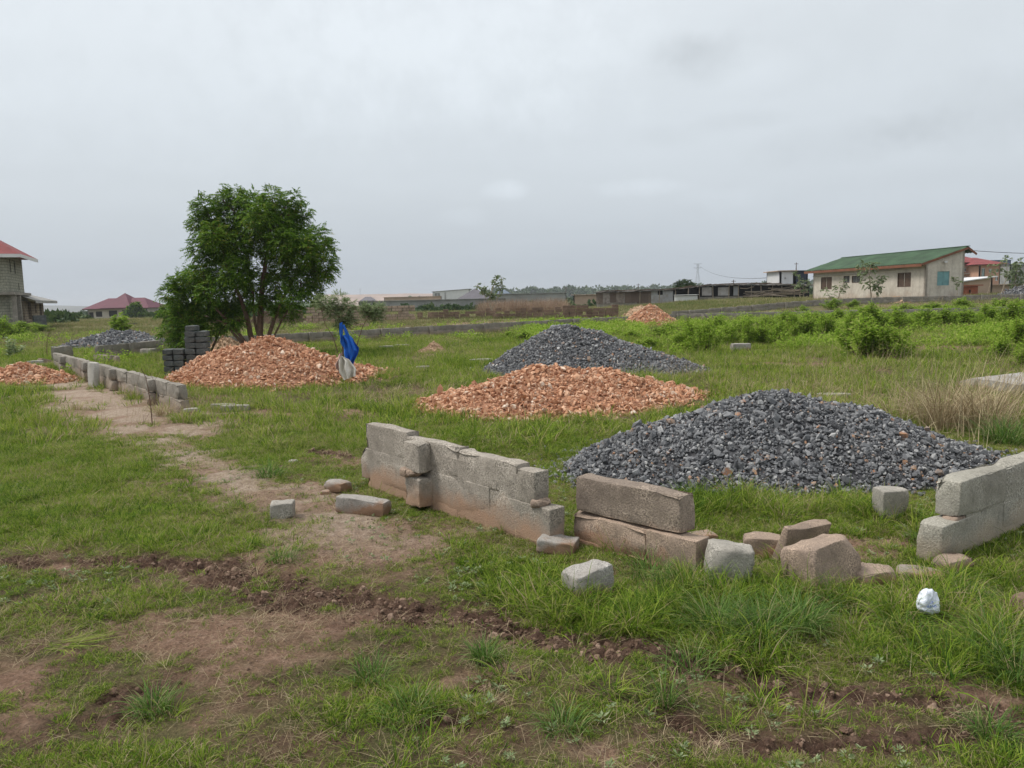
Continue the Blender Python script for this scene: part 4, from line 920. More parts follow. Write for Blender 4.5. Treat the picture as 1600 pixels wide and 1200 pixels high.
# burgundy hip roofed bungalow --------------------------------------------------
def hipbox(name, px0, px1, py_e, py_top, D, wallmat, roofmat, label, depth, base_drop=3.0, cat='house', ridge=(0.35, 0.65), windows=(), shoulder=None, yaw=0.0, oh=0.8, extra=None):
    a = at(px0, py_e, D); b2 = at(px1, py_e, D); z0 = a[2] - base_drop; e = np.array([b2[0] - a[0], 0, 0]); L = np.linalg.norm(e); e /= L
    ca, sa = math.cos(yaw), math.sin(yaw); e = np.array([ca, sa, 0]); n = np.array([sa, -ca, 0])
    base = np.array([a[0], a[1], z0]); h = base_drop; r_ = root(name, base + e * L / 2, label, cat)
    zt = at((px0 + px1) / 2, py_top, D)[2] - z0
    mb = MB(); wl_ = [(L * w0, L * w1, h * v0, h * v1) for (w0, w1, v0, v1) in windows]
    o = oh; wall_with_holes(mb, base + e * o - n * o, e, L - 2 * o, h, n, [(u0 - o, u1 - o, v0, v1) for (u0, u1, v0, v1) in wl_], th=0.25)
    wall_with_holes(mb, base + e * (L - o) - n * o, -n, depth - 2 * o, h, e, []); wall_with_holes(mb, base + e * o - n * (depth - o), n, depth - 2 * o, h, -e, []); wall_with_holes(mb, base + e * (L - o) - n * (depth - o), -e, L - 2 * o, h, -n, [])
    mb.build('wall', M[wallmat], r_)
    for (u0, u1, v0, v1) in wl_:
        m2 = MB(); m2.add(*quad_on(base - n * o, e, EZ, u0 - .01, u1 + .01, v0 - .01, v1 + .01, -0.2, 0.03, n)); m2.build('window', M['dark'], r_)
    mb = MB(); E = [base + EZ * h, base + e * L + EZ * h, base + e * L - n * depth + EZ * h, base - n * depth + EZ * h]
    P1 = base + e * L * ridge[0] - n * depth / 2 + EZ * zt; P2 = base + e * L * ridge[1] - n * depth / 2 + EZ * zt
    if shoulder: zs_ = at((px0 + px1) / 2, shoulder, D)[2] - z0; P1[2] = P2[2] = z0 + zs_
    mb.sheet([E[0], E[1], P2, P1], 0.06); mb.sheet([E[1], E[2], P2], 0.06); mb.sheet([E[2], E[3], P1, P2], 0.06); mb.sheet([E[3], E[0], P1], 0.06)
    if shoulder:
        m0 = base + e * L * 0.5; q = [m0 - e * L * .23 + n * -0.0 + EZ * (h + .12), m0 + e * L * .23 + EZ * (h + .12), m0 + e * L * .23 - n * depth + EZ * (h + .12), m0 - e * L * .23 - n * depth + EZ * (h + .12)]
        tp_ = m0 - n * depth * 0.45 + EZ * zt
        for i_ in range(4): mb.sheet([q[i_], q[(i_ + 1) % 4], tp_], 0.05)
    mb.build('roof', M[roofmat], r_)
    m2 = MB(); m2.bar(E[0] - EZ * .13 + n * .02, E[1] - EZ * .13 + n * .02, .03, .2); m2.build('fascia_board', M['shutter'], r_)
    return r_
hipbox('house', 128, 232, 483.0, 457.5, 172, 'cream', 'burg_roof', 'bungalow with a wide burgundy hipped roof far away on the left', 11, shoulder=465.5, ridge=(0.22, 0.78), windows=((0.07, 0.14, .05, .75), (0.17, 0.27, .4, .8), (0.37, 0.50, .4, .85), (0.57, 0.66, .4, .85), (0.8, 0.88, .4, .8)))
hipbox('house', 713, 768, 468.0, 450.5, 190, 'greywall', 'grey_roof', 'small bungalow with a grey pointed roof behind the ruins in the middle', 9, base_drop=2.6, ridge=(0.5, 0.56), windows=((0.1, 0.2, .3, .8), (0.28, 0.36, .3, .8), (0.45, .6, .3, .8), (.7, .78, .3, .8)))
hipbox('house', 628, 650, 469.5, 462, 330, 'greywall', 'green_roof', 'tiny far house with a grey green hipped roof', 8, base_drop=2.6, ridge=(.45, .55))
hipbox('house', 647, 661, 469.0, 462, 340, 'greywall', 'grey_roof', 'tiny far house with a dark roof beside the grey green one', 8, base_drop=2.6, ridge=(.45, .55))
hipbox('house', 562, 584, 470.0, 463.5, 360, 'greywall', 'grey_roof', 'low far building with a grey arched looking roof', 8, base_drop=2.6, ridge=(.3, .7))
hipbox('building', 772, 798, 459.0, 450.5, 300, 'white', 'bluegrey', 'pale far hall with a gabled grey roof right of the thin leafy tree', 12, base_drop=4, ridge=(.49, .51), cat='building')
def boxhouse(name, px0, px1, py_t, py_b, D, wallmat, label, depth=8, cat='building', roof=None, windows=(), yaw=0, wmat='dark', slope=0.0):
    a = at(px0, py_t, D); b2 = at(px1, py_b, D); z0 = at((px0 + px1) / 2, py_b, D)[2] - 0.5; L = b2[0] - a[0]; h = at((px0 + px1) / 2, py_t, D)[2] - z0
    ca, sa = math.cos(yaw), math.sin(yaw); e = np.array([ca, sa, 0]); n = np.array([sa, -ca, 0]); base = np.array([a[0], a[1], z0]); r_ = root(name, base + e * L / 2, label, cat)
    wl_ = [(L * w0, L * w1, h * v0, h * v1) for (w0, w1, v0, v1) in windows]
    mb = MB(); wall_with_holes(mb, base, e, L, h, n, wl_, th=0.25, top=lambda u: h + slope * u / L)
    wall_with_holes(mb, base + e * L, -n, depth, h + slope, e, []); wall_with_holes(mb, base - n * depth, n, depth, h, -e, []); wall_with_holes(mb, base - n * depth + e * L, -e, L, h + slope, -n, [], top=lambda u: h + slope * (1 - u / L)); mb.build('wall', M[wallmat], r_)
    for (u0, u1, v0, v1) in wl_:
        m2 = MB(); m2.add(*quad_on(base, e, EZ, u0 - .01, u1 + .01, v0 - .01, v1 + .01, -0.2, 0.03, n)); wdo = m2.build('window', M[wmat], r_)
        m3 = MB(); 
        for aa in ((u0, u1, v1 - .12, v1 - .01), (u0, u1, v0 + .01, v0 + .12), ((u0 + u1) / 2 - .05, (u0 + u1) / 2 + .05, v0 + .12, v1 - .12)): m3.add(*quad_on(base, e, EZ, *aa, -0.12, .06, n))
        m3.build('window_frame', M['white'], wdo)
    o = 0.35; m2 = MB(); q = [base - e * o + n * o + EZ * (h + .12), base + e * (L + o) + n * o + EZ * (h + .12 + slope), base + e * (L + o) - n * (depth + o) + EZ * (h + .12 + slope), base - e * o - n * (depth + o) + EZ * (h + .12)]
    m2.sheet(q, 0.10); m2.build('roof', M[roof or wallmat], r_); return r_, base, e, n, L, h
boxhouse('building', 676, 734, 455.5, 470, 260, 'white', 'long white warehouse with grey trim in the distance', 14, slope=0.7, roof='greywall', windows=((0.05, 0.2, 0.0, 0.9), (0.32, 0.36, 0.0, 0.95)), wmat='greywall')
boxhouse('compound_wall', 560, 790, 469, 476, 150, 'greywall', 'long grey compound wall beyond the ruins in the middle distance', 0.3, cat='wall')
boxhouse('compound_wall', 600, 690, 464, 470, 240, 'tanwall', 'far tan compound wall below the brown ridge', 0.3, cat='wall')
boxhouse('compound_wall', 770, 885, 459, 470, 170, 'greywall', 'pale grey compound wall behind the reddish dry grass', 0.3, cat='wall')
boxhouse('compound_wall', 896, 934, 461, 471, 130, 'tanwall', 'short tan wall left of the wooden sheds', 0.3, cat='wall')
# white and dark blue house right of the sheds
boxhouse('building', 1219, 1241, 424, 448, 96, 'white', 'small white building with a flat tan roof edge between sheds and green roofed house', 5, roof='tanwall', windows=((0.30, 0.42, .62, .68),))
boxhouse('building', 1241.5, 1262, 424, 448, 97, 'navy', 'dark blue building touching the small white one', 6, windows=((0.45, 0.75, 0.22, 0.4),), wmat='white')
# three storey pink guesthouse
r_, base, e, n, L, h = boxhouse('building', 1500, 1530, 412, 445, 150, 'pink', 'three storey salmon building with a dull red hipped roof and balconies', 14, windows=[(x0, x0 + .13, y0, y0 + .17) for y0 in (0.3, 0.66) for x0 in (0.2, 0.50, 0.78)])
mb = MB(); E0_ = base - e * 1 + n * 1 + EZ * (h + .3)
def hip(mb, base, e, n, L, dp, z, rise, o=1.0, r0=.4, r1=.6):
    E = [base - e * o + n * o + EZ * z, base + e * (L + o) + n * o + EZ * z, base + e * (L + o) - n * (dp + o) + EZ * z, base - e * o - n * (dp + o) + EZ * z]
    P1 = base + e * L * r0 - n * dp / 2 + EZ * (z + rise); P2 = base + e * L * r1 - n * dp / 2 + EZ * (z + rise)
    mb.sheet([E[0], E[1], P2, P1], 0.06); mb.sheet([E[1], E[2], P2], 0.06); mb.sheet([E[2], E[3], P1, P2], 0.06); mb.sheet([E[3], E[0], P1], 0.06)
hip(mb, base, e, n, L, 14, h + .25, 2.1); mb.build('hipped_roof', M['red_roof'], r_)
for zz in (0.22, 0.58):
    mb = MB(); q = base + n * 0.5 + EZ * (h * zz); mb.box(q + e * L * .5, (L * .95, 0.9, .15)); mb.build('balcony', M['cream'], r_)
r_, base, e, n, L, h = boxhouse('building', 1531, 1562, 415, 445, 146, 'pink', 'salmon wing of the guesthouse with a lower red roof and a glass stair tower', 11, windows=[(0.10, 0.26, 0.3, .9), (0.45, .6, .3, .5), (.78, .9, .3, .5), (.45, .6, .68, .85), (.78, .9, .68, .85)], wmat='teal')
mb = MB(); hip(mb, base, e, n, L, 11, h + .25, 1.5); mb.build('hipped_roof', M['red_roof'], r_)
boxhouse('building', 1548, 1578, 407, 440, 190, 'bluegrey', 'long blue grey hall behind the salmon building', 20, roof='bluegrey')
boxhouse('building', 1579, 1660, 412, 440, 180, 'greywall', 'blue grey roofed hall at the right edge behind the leafy tree', 20, roof='bluegrey', slope=-1.0)
boxhouse('shed', 1500, 1550, 441, 458, 84, 'tanwall', 'low tan shed with a white sheet roof right of the green roofed house', 5, roof='white', slope=0.5, cat='shed')
boxhouse('compound_wall', 1545, 1640, 445, 462, 88, 'tanwall', 'tan compound wall at the right behind the bushes', 0.3, cat='wall')
r_, *_ = boxhouse('gate', 1502, 1527, 447, 463, 78, 'rust', 'rust red metal gate beside the green roofed house', 0.12, cat='gate', roof='rust')
mb = MB(); q = at(1515, 455, 77.9); mb.box((q[0], q[1] - .06, q[2]), (0.12, .05, .3)); mb.build('handle', M['dark'], r_)

M['shedroof'] = m_plain('dark_old_roofing', (0.09, 0.08, 0.07), 0.9, .5, 1.5, .3)
# wooden shed row -----------------------------------------------------------------
ws0 = at(932, 474, 103); ws1 = at(1265, 472, 92)
e = np.array([ws1[0] - ws0[0], ws1[1] - ws0[1], 0.0]); Ls = np.linalg.norm(e); e /= Ls; n = np.array([e[1], -e[0], 0.0]); zb3 = float(tz(ws0[0], ws0[1])) - 0.1; base = np.array([ws0[0], ws0[1], zb3])
sh = root('livestock_shed', base + e * Ls / 2, 'long row of patched block and pole animal sheds with a sagging dark roof', 'shed')
def up3(px):
    lo, hi = 0.0, Ls
    for _ in range(40):
        m_ = (lo + hi) / 2; p = base + e * m_; q = CR.T @ (p - np.array([0, 0, EYE])); x = 800 + FPX * q[0] / -q[2]
        if x < px: lo = m_
        else: hi = m_
    return lo
def hz(px, py): p = base + e * up3(px); return at(px, py, p[1])[2] - zb3
T = [(932, 456.5), (1040, 453.5), (1078, 449), (1110, 446), (1150, 444.5), (1265, 446)]
def top(u): return float(np.interp(u, [up3(a) for a, _ in T], [hz(a, b) for a, b in T]))
mb = MB(); m2 = MB(); m3 = MB(); m4 = MB()
rs = np.random.default_rng(3)
# lower block wall, ragged upper boards
wall_with_holes(mb, base, e, up3(1055), 1.0, n, [], th=0.15)
wall_with_holes(mb, base + e * up3(1092), e, up3(1160) - up3(1092), 1.35, n, [], th=0.15)
mb.build('block_wall', M['conc_far'], sh)
u = 0.0
while u < up3(1018):
    w_ = rs.uniform(0.5, 1.4); h_ = top(u) - 0.1; b0 = 0.9 + rs.uniform(-.2, .1)
    m2.add(*quad_on(base, e, EZ, u, u + w_ - 0.02, b0, h_, 0.01 + rs.uniform(0, .06), 0.03, n)); u += w_ * .6
m2.build('board_cladding', M['boards'], sh)
for (p0, p1, t0, t1) in ((1018, 1028, 462, 452.5), (1036, 1052, 470, 452), (1097, 1112, 462, 449), (1122, 1140, 462, 449), (1146, 1154, 462, 447), (1018, 1052, 474, 461)):
    u0, u1 = up3(p0), up3(p1); m3.add(*quad_on(base, e, EZ, u0, u1, hz(p0, t0), min(hz(p0, t1), top(u0) - .1), 0.08 + rs.uniform(0, .05), 0.04, n))
m3.build('metal_sheet', M['sheets'], sh)
m5 = MB(); m5.add(*quad_on(base, e, EZ, up3(1056), up3(1092), 0.9, 1.55, 0.9, .05, n)); m5.add(*quad_on(base, e, EZ, up3(1056), up3(1092), 1.62, 1.7, .1, 1.1, n)); m5.build('awning', M['white'], sh)
m5 = MB(); m5.add(*quad_on(base, e, EZ, up3(1057), up3(1086), 0.2, 0.9, 0.6, .05, n)); m5.build('brown_hoarding', M['fascia'], sh)
m6 = MB(); [m6.add(*quad_on(base, e, EZ, ua, ub, 0.1, top((ua + ub) / 2) - .05, -0.9, .05, n)) for ua, ub in zip(np.linspace(.1, Ls - .1, 30)[:-1], np.linspace(.1, Ls - .1, 30)[1:])]; m6.build('shade_backing', M['dark'], sh)  # near-black panels added behind the sheds, inside shade put into their colour
for px in (1000, 1030, 1056, 1075, 1092, 1115, 1138, 1154, 1174, 1190, 1206, 1222, 1240, 1256):
    u_ = up3(px); m4 = MB(); m4.bar(base + e * u_ + n * 0.12 + EZ * 0, base + e * (u_ + rs.uniform(-.15, .15)) + n * 0.12 + EZ * (top(u_) - 0.05), 0.11); m4.build('post', M['wood'], sh)
m4 = MB(); u0, u1 = up3(1155), up3(1262)
for q in range(64):
    a_ = rs.uniform(u0, u1 - 1.5); l_ = rs.uniform(1.5, 4.5); zz = rs.uniform(0.25, top(a_) - 0.35); 
    m4.tube([base + e * a_ + n * rs.uniform(.1, .5) + EZ * zz, base + e * (a_ + l_ * .5) + n * rs.uniform(.1, .5) + EZ * (zz + rs.uniform(-.08, .08)), base + e * min(a_ + l_, u1) + n * rs.uniform(.1, .5) + EZ * (zz + rs.uniform(-.3, .3))], rs.uniform(.035, .07), 5)
m4.build('pole_railing', M['wood'], sh)
mr = MB(); us = np.linspace(-0.3, Ls + .3, 46)
for a_, b2 in zip(us[:-1], us[1:]):
    z0_, z1_ = top(max(0, a_)) + rs.uniform(-.06, .1), top(min(Ls, b2)) + rs.uniform(-.06, .1)
    mr.sheet([base + e * a_ + n * (0.6 + rs.uniform(-.2, .2)) + EZ * z0_, base + e * (b2 + .03) + n * (0.6 + rs.uniform(-.2, .2)) + EZ * z1_, base + e * (b2 + .03) - n * 4 + EZ * (z1_ + .15), base + e * a_ - n * 4 + EZ * (z0_ + .15)], 0.08)
mr.build('roof', M['shedroof'], sh)
mr = MB()
for q in range(26):
    a_ = rs.uniform(0, Ls - 2); mr.bar(base + e * a_ + n * rs.uniform(0, .5) + EZ * (top(a_) + .12), base + e * (a_ + rs.uniform(1, 3)) + n * rs.uniform(0, .5) + EZ * (top(a_ + 1) + rs.uniform(.1, .2)), .08)
mr.build('roof_weight_pole', M['shutter'], sh)

# ruined mud block walls --------------------------------------------------------
def brickheap(name, px0, px1, py_b, py_t, D, label, mat='mudblock', rough=0.35, cols=None, seed=0, yaw=0.03, cat='ruined wall'):
    rs = np.random.default_rng(seed + 40); a = at(px0, py_b, D); b2 = at(px1, py_b, D); L = b2[0] - a[0]; z0 = float(tz(a[0], a[1])) - .05
    H_ = max(0.3, at((px0 + px1) / 2, py_t, D)[2] - z0); mb = MB(); x = 0; bw, bh = 0.45, 0.22
    while x < L:
        hh = H_ * (1 - rough * rs.uniform(0, 1) * (1 if rs.random() < .6 else .3)); nz = max(1, int(round(hh / bh)))
        for c in range(nz):
            if rs.random() < 0.07: continue
            mb.box((a[0] + x + bw / 2 + rs.normal(0, .03), a[1] + x * yaw + rs.normal(0, .04), z0 + c * bh + bh / 2), (bw - .02, .2 + rs.uniform(0, .1), bh - .015), rs.normal(0, .06))
        x += bw
    o = mb.build(name, M[mat]); setorigin(o, (a[0] + L / 2, a[1], z0)); return tag(o, label, cat)
brickheap('ruined_wall', 480, 562, 503, 479, 60, 'brown ruined block wall behind the small tree, left length', 'ruin', .12, seed=1)
brickheap('ruined_wall', 567, 648, 502, 477, 60, 'brown ruined block wall right of the small tree, taller straight length', 'ruin', .06, seed=2)
brickheap('ruined_wall', 300, 480, 508, 484, 63, 'dark brown broken wall showing behind the tree trunks', 'mudblock', .6, seed=3)
brickheap('ruined_wall', 652, 780, 492, 484, 66, 'low crumbling brown wall in front of the grey roofed bungalow', 'mudblock', .7, seed=4)
brickheap('ruined_wall', 770, 868, 492, 481, 62, 'jagged row of brown mud blocks in front of the reddish dry grass', 'mudblock', .7, seed=5)
brickheap('ruined_wall', 868, 912, 497, 477, 52, 'dark brown stacked mud blocks, tallest lump left of the small orange cone', 'mudblock', .3, seed=6)
brickheap('ruined_wall', 915, 962, 496, 477, 53, 'brown stacked mud blocks touching the right end of the tallest lump', 'mudblock', .35, seed=7)
brickheap('ruined_wall', 120, 178, 515, 507, 95, 'broken dark brown row of blocks in front of the burgundy roofed bungalow', 'mudblock', .7, seed=8)
brickheap('ruined_wall', 200, 226, 514, 504, 70, 'short dark block heap right of the small green sapling', 'block_dark', .2, seed=9)
brickheap('ruined_wall', 235, 262, 510, 502, 80, 'brown broken blocks left of the bushy shrub', 'mudblock', .8, seed=10)
brickheap('ruined_wall', 72, 110, 512, 508, 100, 'thin dark wall line right of the red roofed house', 'mudblock', .5, seed=11)
brickheap('ruined_wall', 540, 575, 509, 503, 45, 'low pale ledge of broken blocks behind the hanging cloth', 'ruin', .7, seed=12)

# masts, pylons, wires ------------------------------------------------------------
M['steel'] = m_plain('galvanised_steel', (0.30, 0.31, 0.33), 0.6, 0.1, 1, 0)
def pylon(px, py_b, py_t, D, label):
    a = at(px, py_b, D); t_ = at(px, py_t, D); H_ = t_[2] - a[2]; r_ = root('pylon', a, label, 'pylon'); mb = MB(); w0, w1 = H_ * 0.11, H_ * 0.03
    th = H_ * 0.008
    wv = lambda v: w0 + (w1 - w0) * min(1, v / 0.6)
    lv = np.linspace(0, 1, 10); 
    for i_, (v0, v1) in enumerate(zip(lv[:-1], lv[1:])):
        for sx, sy in ((-1, -1), (1, -1), (1, 1), (-1, 1)):
            p = a + [sx * wv(v0), sy * wv(v0), H_ * v0]; q = a + [sx * wv(v1), sy * wv(v1), H_ * v1]; mb.bar(p, q, th)
        mb.bar(a + [-wv(v0), -wv(v0), H_ * v0], a + [wv(v1), -wv(v1), H_ * v1], th * .7); mb.bar(a + [wv(v0), -wv(v0), H_ * v0], a + [-wv(v1), -wv(v1), H_ * v1], th * .7)
    mb.build('lattice_mast', M['steel'], r_)
    for z, w_ in ((1.0, .18), (0.82, .20)):
        m2 = MB(); m2.bar(a + [-H_ * w_, 0, H_ * z], a + [H_ * w_, 0, H_ * z], th * 1.3); m2.bar(a + [-H_ * w_, 0, H_ * z], a + [0, 0, H_ * (z - .07)], th); m2.bar(a + [H_ * w_, 0, H_ * z], a + [0, 0, H_ * (z - .07)], th); m2.build('cross_arm', M['steel'], r_)
pylon(1090, 446, 412, 1100, 'faint lattice power pylon above the wooden sheds')
pylon(563, 461, 451, 1400, 'tiny faint power pylon on the brown ridge')
def mast(px, py_b, py_t, D, label, th=.1):
    a = at(px, py_b, D); t_ = at(px + .3, py_t, D); r_ = root('pole', a, label, 'pole'); mb = MB(); mb.tube([a, t_], [th, th * .6], 6); mb.build('shaft', M['shutter'], r_)
    m2 = MB(); m2.bar(t_ + [-th * 4, 0, -th * 3], t_ + [th * 4, 0, -th * 3], th); m2.build('cross_piece', M['shutter'], r_)
mast(1146, 448, 437, 120, 'short thin pole standing behind the middle of the shed roofs', .08)
mast(884, 470, 448, 400, 'distant pole on the green ridge left of the sheds', .25)
mast(997, 455, 443, 420, 'distant pole behind the left end of the shed roofs', .25)
mast(1244, 424, 410, 97, 'thin mast rising above the dark blue building', .06)
def wire(a, b2, sag, label, r_=0.03):
    t_ = np.linspace(0, 1, 24)[:, None]; P = a + (b2 - a) * t_; P[:, 2] -= sag * 4 * (t_ * (1 - t_))[:, 0]; mb = MB(); mb.tube(P, r_, 4); o = mb.build('power_cable', M['dark']); setorigin(o, a); tag(o, label, 'cable')
wire(at(1513, 391, 61), at(1700, 395, 66), 0.15, 'overhead cable running right from the green roof ridge', .02)
wire(at(1091, 414, 1095), at(1262, 428, 300), 8, 'faint overhead line from the pylon towards the dark blue building', .12)
# ---------------------------------------------------------------- foliage builders
def leaves(P, D, N, ln, wd):
    """diamond leaves: base P, direction D, side axis from N; ln, wd arrays"""
    D = D / (np.linalg.norm(D, axis=1)[:, None] + 1e-9); S = np.cross(D, N); S /= np.linalg.norm(S, axis=1)[:, None] + 1e-9; U = np.cross(S, D)
    ln = np.asarray(ln)[:, None]; wd = np.asarray(wd)[:, None]
    V = np.stack([P, P + D * ln * .45 + S * wd * .5 + U * wd * .12, P + D * ln - U * ln * .10, P + D * ln * .45 - S * wd * .5 + U * wd * .12], 1)
    n = len(P); F = np.arange(n * 4).reshape(n, 4); return V.reshape(-1, 3), F
def twigs(C, D, r, K=9, tl=0.28, ll=0.07, lw=0.018, droop=0.6):
    """pinnate sprays"""
    n = len(C); D = D / np.linalg.norm(D, axis=1)[:, None]
    side = np.cross(D, [0, 0, 1.0]) + r.normal(0, .2, (n, 3)); side /= np.linalg.norm(side, axis=1)[:, None]
    u = np.linspace(0.12, 1, K)
    L = tl * r.uniform(.7, 1.2, n)
    P = C[:, None] + D[:, None] * (u[None, :, None] * L[:, None, None]); P[:, :, 2] -= droop * L[:, None] * (u[None] ** 2) * .6
    out = []
    for sg in (-1, 1):
        d = D[:, None] * .55 + sg * side[:, None] + np.array([0, 0, -droop * .5]) + r.normal(0, .18, (n, K, 3))
        d = d.reshape(-1, 3); p = P.reshape(-1, 3); nn = np.array([0, 0, 1.0]) + r.normal(0, .35, d.shape)
        out.append(leaves(p, d, nn, ll * r.uniform(.7, 1.25, len(p)), lw * r.uniform(.7, 1.25, len(p))))
    V = np.vstack([o[0] for o in out]); F = np.vstack([out[0][1], out[1][1] + len(out[0][0])]); return V, F
def shell(c, rad, n, r, squash=1.0):
    """n points through an ellipsoid, denser towards its surface, with outward directions"""
    d = r.normal(size=(n, 3)); d /= np.linalg.norm(d, axis=1)[:, None]; q = r.uniform(0.25, 1, n) ** 0.55
    w = 1 + 0.5 * n3d(d * 2.3 + c[None] * 3.1)          # lumpy outline
    P = c + d * (np.array(rad) * q[:, None]) * w[:, None]; return P, d
def blobtree(name, base, blobs, D, trunks, leafmat, barkmat, label, per=260, seed=0, tl=.3, ll=.08, lw=.022, droop=.6, K=9, trunk_r=0.11, cat='tree', depth=0.8, leaf_part='crown'):
    """blobs: (px, py, rpx[, ddepth]) leaf masses; trunks: polylines (px,py,dd)"""
    r = np.random.default_rng(900 + seed); r_ = root(name, base, label, cat); s = D / FPX; Vs = MB(); cs = []
    for b_ in blobs:
        px, py, rp = b_[:3]; dd = b_[3] if len(b_) > 3 else r.uniform(-depth, depth)
        c = at(px, py, D + dd); R_ = rp * s; cs.append((c, R_))
        n_ = int(per * max(R_, .15) ** 2 / 0.5)
        P, d = shell(c, (R_, R_ * 1.0, R_ * .92), n_, r)
        dirs = d * [1, 1, .6] + r.normal(0, .45, d.shape) + [0, 0, .1]
        Vs.add(*twigs(P, dirs, r, K, tl, ll, lw, droop))
    Vs.build(leaf_part, M[leafmat], r_)
    tr = MB(); ends = []
    for tk in trunks:
        pts = np.array([at(p[0], p[1], D + (p[2] if len(p) > 2 else 0)) for p in tk[1]]); n_ = len(pts)
        t_ = np.linspace(0, n_ - 1, n_ * 5); P = np.stack([np.interp(t_, np.arange(n_), pts[:, j]) for j in range(3)], -1)
        P[1:-1] += r.normal(0, .012 * s * 40, P[1:-1].shape) * .4; rad = np.linspace(tk[0], tk[0] * .35, len(P)); tr.tube(P, rad, 8); ends.append(P)
    allp = np.vstack(ends)
    for (c, R_) in cs:     # a limb from the nearest wood to each leaf mass
        low = allp[allp[:, 2] < c[2] + .2]
        if not len(low): low = allp
        a = low[np.argmin(np.linalg.norm((low - c) * [1, 1, .7], axis=1))]; mid = (a + c) / 2 + r.normal(0, .08, 3) * R_ + [0, 0, -.1 * R_]
        P = np.array([a, mid, c, c + r.normal(0, .3, 3) * R_]); tr.tube(P, np.array([.3, .22, .13, .04]) * trunk_r, 5)
        for q in range(3):
            e_ = c + r.normal(0, .5, 3) * R_; tr.tube(np.array([mid, (mid + e_) / 2 + r.normal(0, .1, 3) * R_, e_]), np.array([.15, .1, .04]) * trunk_r, 4)
    tr.build('trunk', M[barkmat], r_, True)
    return r_

TD = 24.0
NB = [(365, 306, 19), (393, 318, 22), (347, 312, 14), (425, 308, 17), (457, 310, 13), (472, 330, 14), (440, 330, 22), (320, 322, 17), (313, 350, 16), (330, 343, 18), (350, 345, 24), (388, 352, 30), (424, 352, 28), (462, 362, 26), (494, 372, 20), (512, 388, 13), (505, 412, 20),
      (312, 388, 19), (340, 386, 26), (372, 388, 24), (432, 390, 26), (468, 400, 28), (492, 432, 20), (512, 425, 10), (318, 425, 20), (345, 425, 26), (372, 430, 22), (412, 422, 12), (398, 442, 19), (432, 440, 14), (470, 440, 24), (330, 455, 20), (366, 458, 18), (455, 462, 17), (488, 458, 15), (434, 470, 13), (460, 482, 10), (350, 385, 24, 1.2), (450, 350, 24, 1.1), (400, 380, 20, 1.2), (440, 425, 22, 1.2), (335, 365, 20, -1), (405, 335, 22, -1), (480, 390, 20, -1), (445, 380, 22, -1.1), (372, 420, 20, -1), (360, 480, 14), (400, 470, 12), (350, 482, 15), (382, 480, 13), (420, 462, 15), (448, 490, 10), (368, 500, 9), (430, 488, 8)]
NB = [(a, b, c * 0.92) + tuple(d) for (a, b, c, *d) in NB]
nt_base = at(402, 531, TD); nt_base[2] = 0
blobtree('neem_tree', nt_base, NB, TD, [(.11, [(405, 545), (407, 500), (408, 470), (412, 430), (420, 380), (425, 340)]), (.09, [(396, 545), (388, 505), (378, 470), (360, 430), (345, 380)]), (.06, [(390, 545), (365, 510), (335, 480), (320, 460)]), (.07, [(414, 543), (428, 500), (440, 470), (462, 430), (485, 400)]), (.05, [(385, 545), (352, 505), (338, 500)]), (.05, [(408, 545), (398, 500), (395, 460), (385, 400), (375, 340)]), (.035, [(420, 543), (438, 505), (452, 480), (470, 455)]), (.03, [(415, 545), (422, 515), (432, 496), (446, 478)])],
         'leaf', 'bark', 'large dark green neem tree with several trunks rising behind the wide orange pile', per=600, seed=1, tl=.24, ll=.085, lw=.030)
SB = [(285, 442, 17), (303, 432, 17), (270, 458, 15), (290, 465, 20), (318, 452, 16), (268, 488, 15), (292, 492, 20), (318, 482, 20), (343, 486, 12), (278, 515, 16), (302, 515, 18), (328, 510, 14), (352, 508, 9), (262, 520, 10), (372, 502, 8), (300, 535, 12), (275, 532, 10)]
b0 = at(318, 546, 24.5); b0[2] = 0
blobtree('neem_shrub', b0, SB, 24.5, [(.05, [(322, 548), (312, 510), (300, 470), (295, 445)]), (.04, [(330, 548), (345, 515), (360, 500)]), (.035, [(315, 548), (290, 515), (275, 480)])], 'leaf', 'bark', 'bushy dark green shrub tree joined to the left side of the large tree', per=650, seed=2, tl=.24, ll=.085, lw=.030, trunk_r=.05)
blobtree('leaning_shrub', at(540, 590, 14.6) * [1, 1, 0], [(512, 476, 12), (528, 470, 13), (545, 478, 9), (500, 472, 6), (536, 492, 11), (546, 500, 7), (518, 488, 8), (535, 508, 6)], 14.6, [(.020, [(540, 592), (536, 550), (533, 515), (528, 485)]), (.012, [(540, 590), (520, 525), (508, 508)])], 'leaf_pale', 'bark', 'thin pale green leaning shrub that carries the blue cloth', per=2000, seed=3, tl=.12, ll=.038, lw=.017, trunk_r=.02, cat='shrub', droop=.2, K=6, depth=.12)
blobtree('leaning_shrub', at(548, 578, 15) * [1, 1, 0], [(583, 486, 9), (575, 492, 7), (592, 484, 6), (588, 494, 7), (570, 482, 5)], 15, [(.012, [(548, 575), (556, 545), (566, 512), (575, 495)])], 'leaf_pale', 'bark', 'small pale leafy branch arching right of the hanging cloth', per=1800, seed=4, tl=.12, ll=.036, lw=.016, trunk_r=.015, cat='shrub', droop=.2, K=6, depth=.1)
blobtree('sapling', at(186, 516, 45) * [1, 1, 0], [(187, 496, 7), (184, 506, 8), (191, 508, 8), (187, 515, 8)], 45, [(.03, [(187, 520), (187, 500)])], 'leaf_bright', 'bark', 'small bright green sapling behind the low left gravel pile', per=240, seed=5, tl=.3, ll=.14, lw=.07, trunk_r=.03, depth=.2)
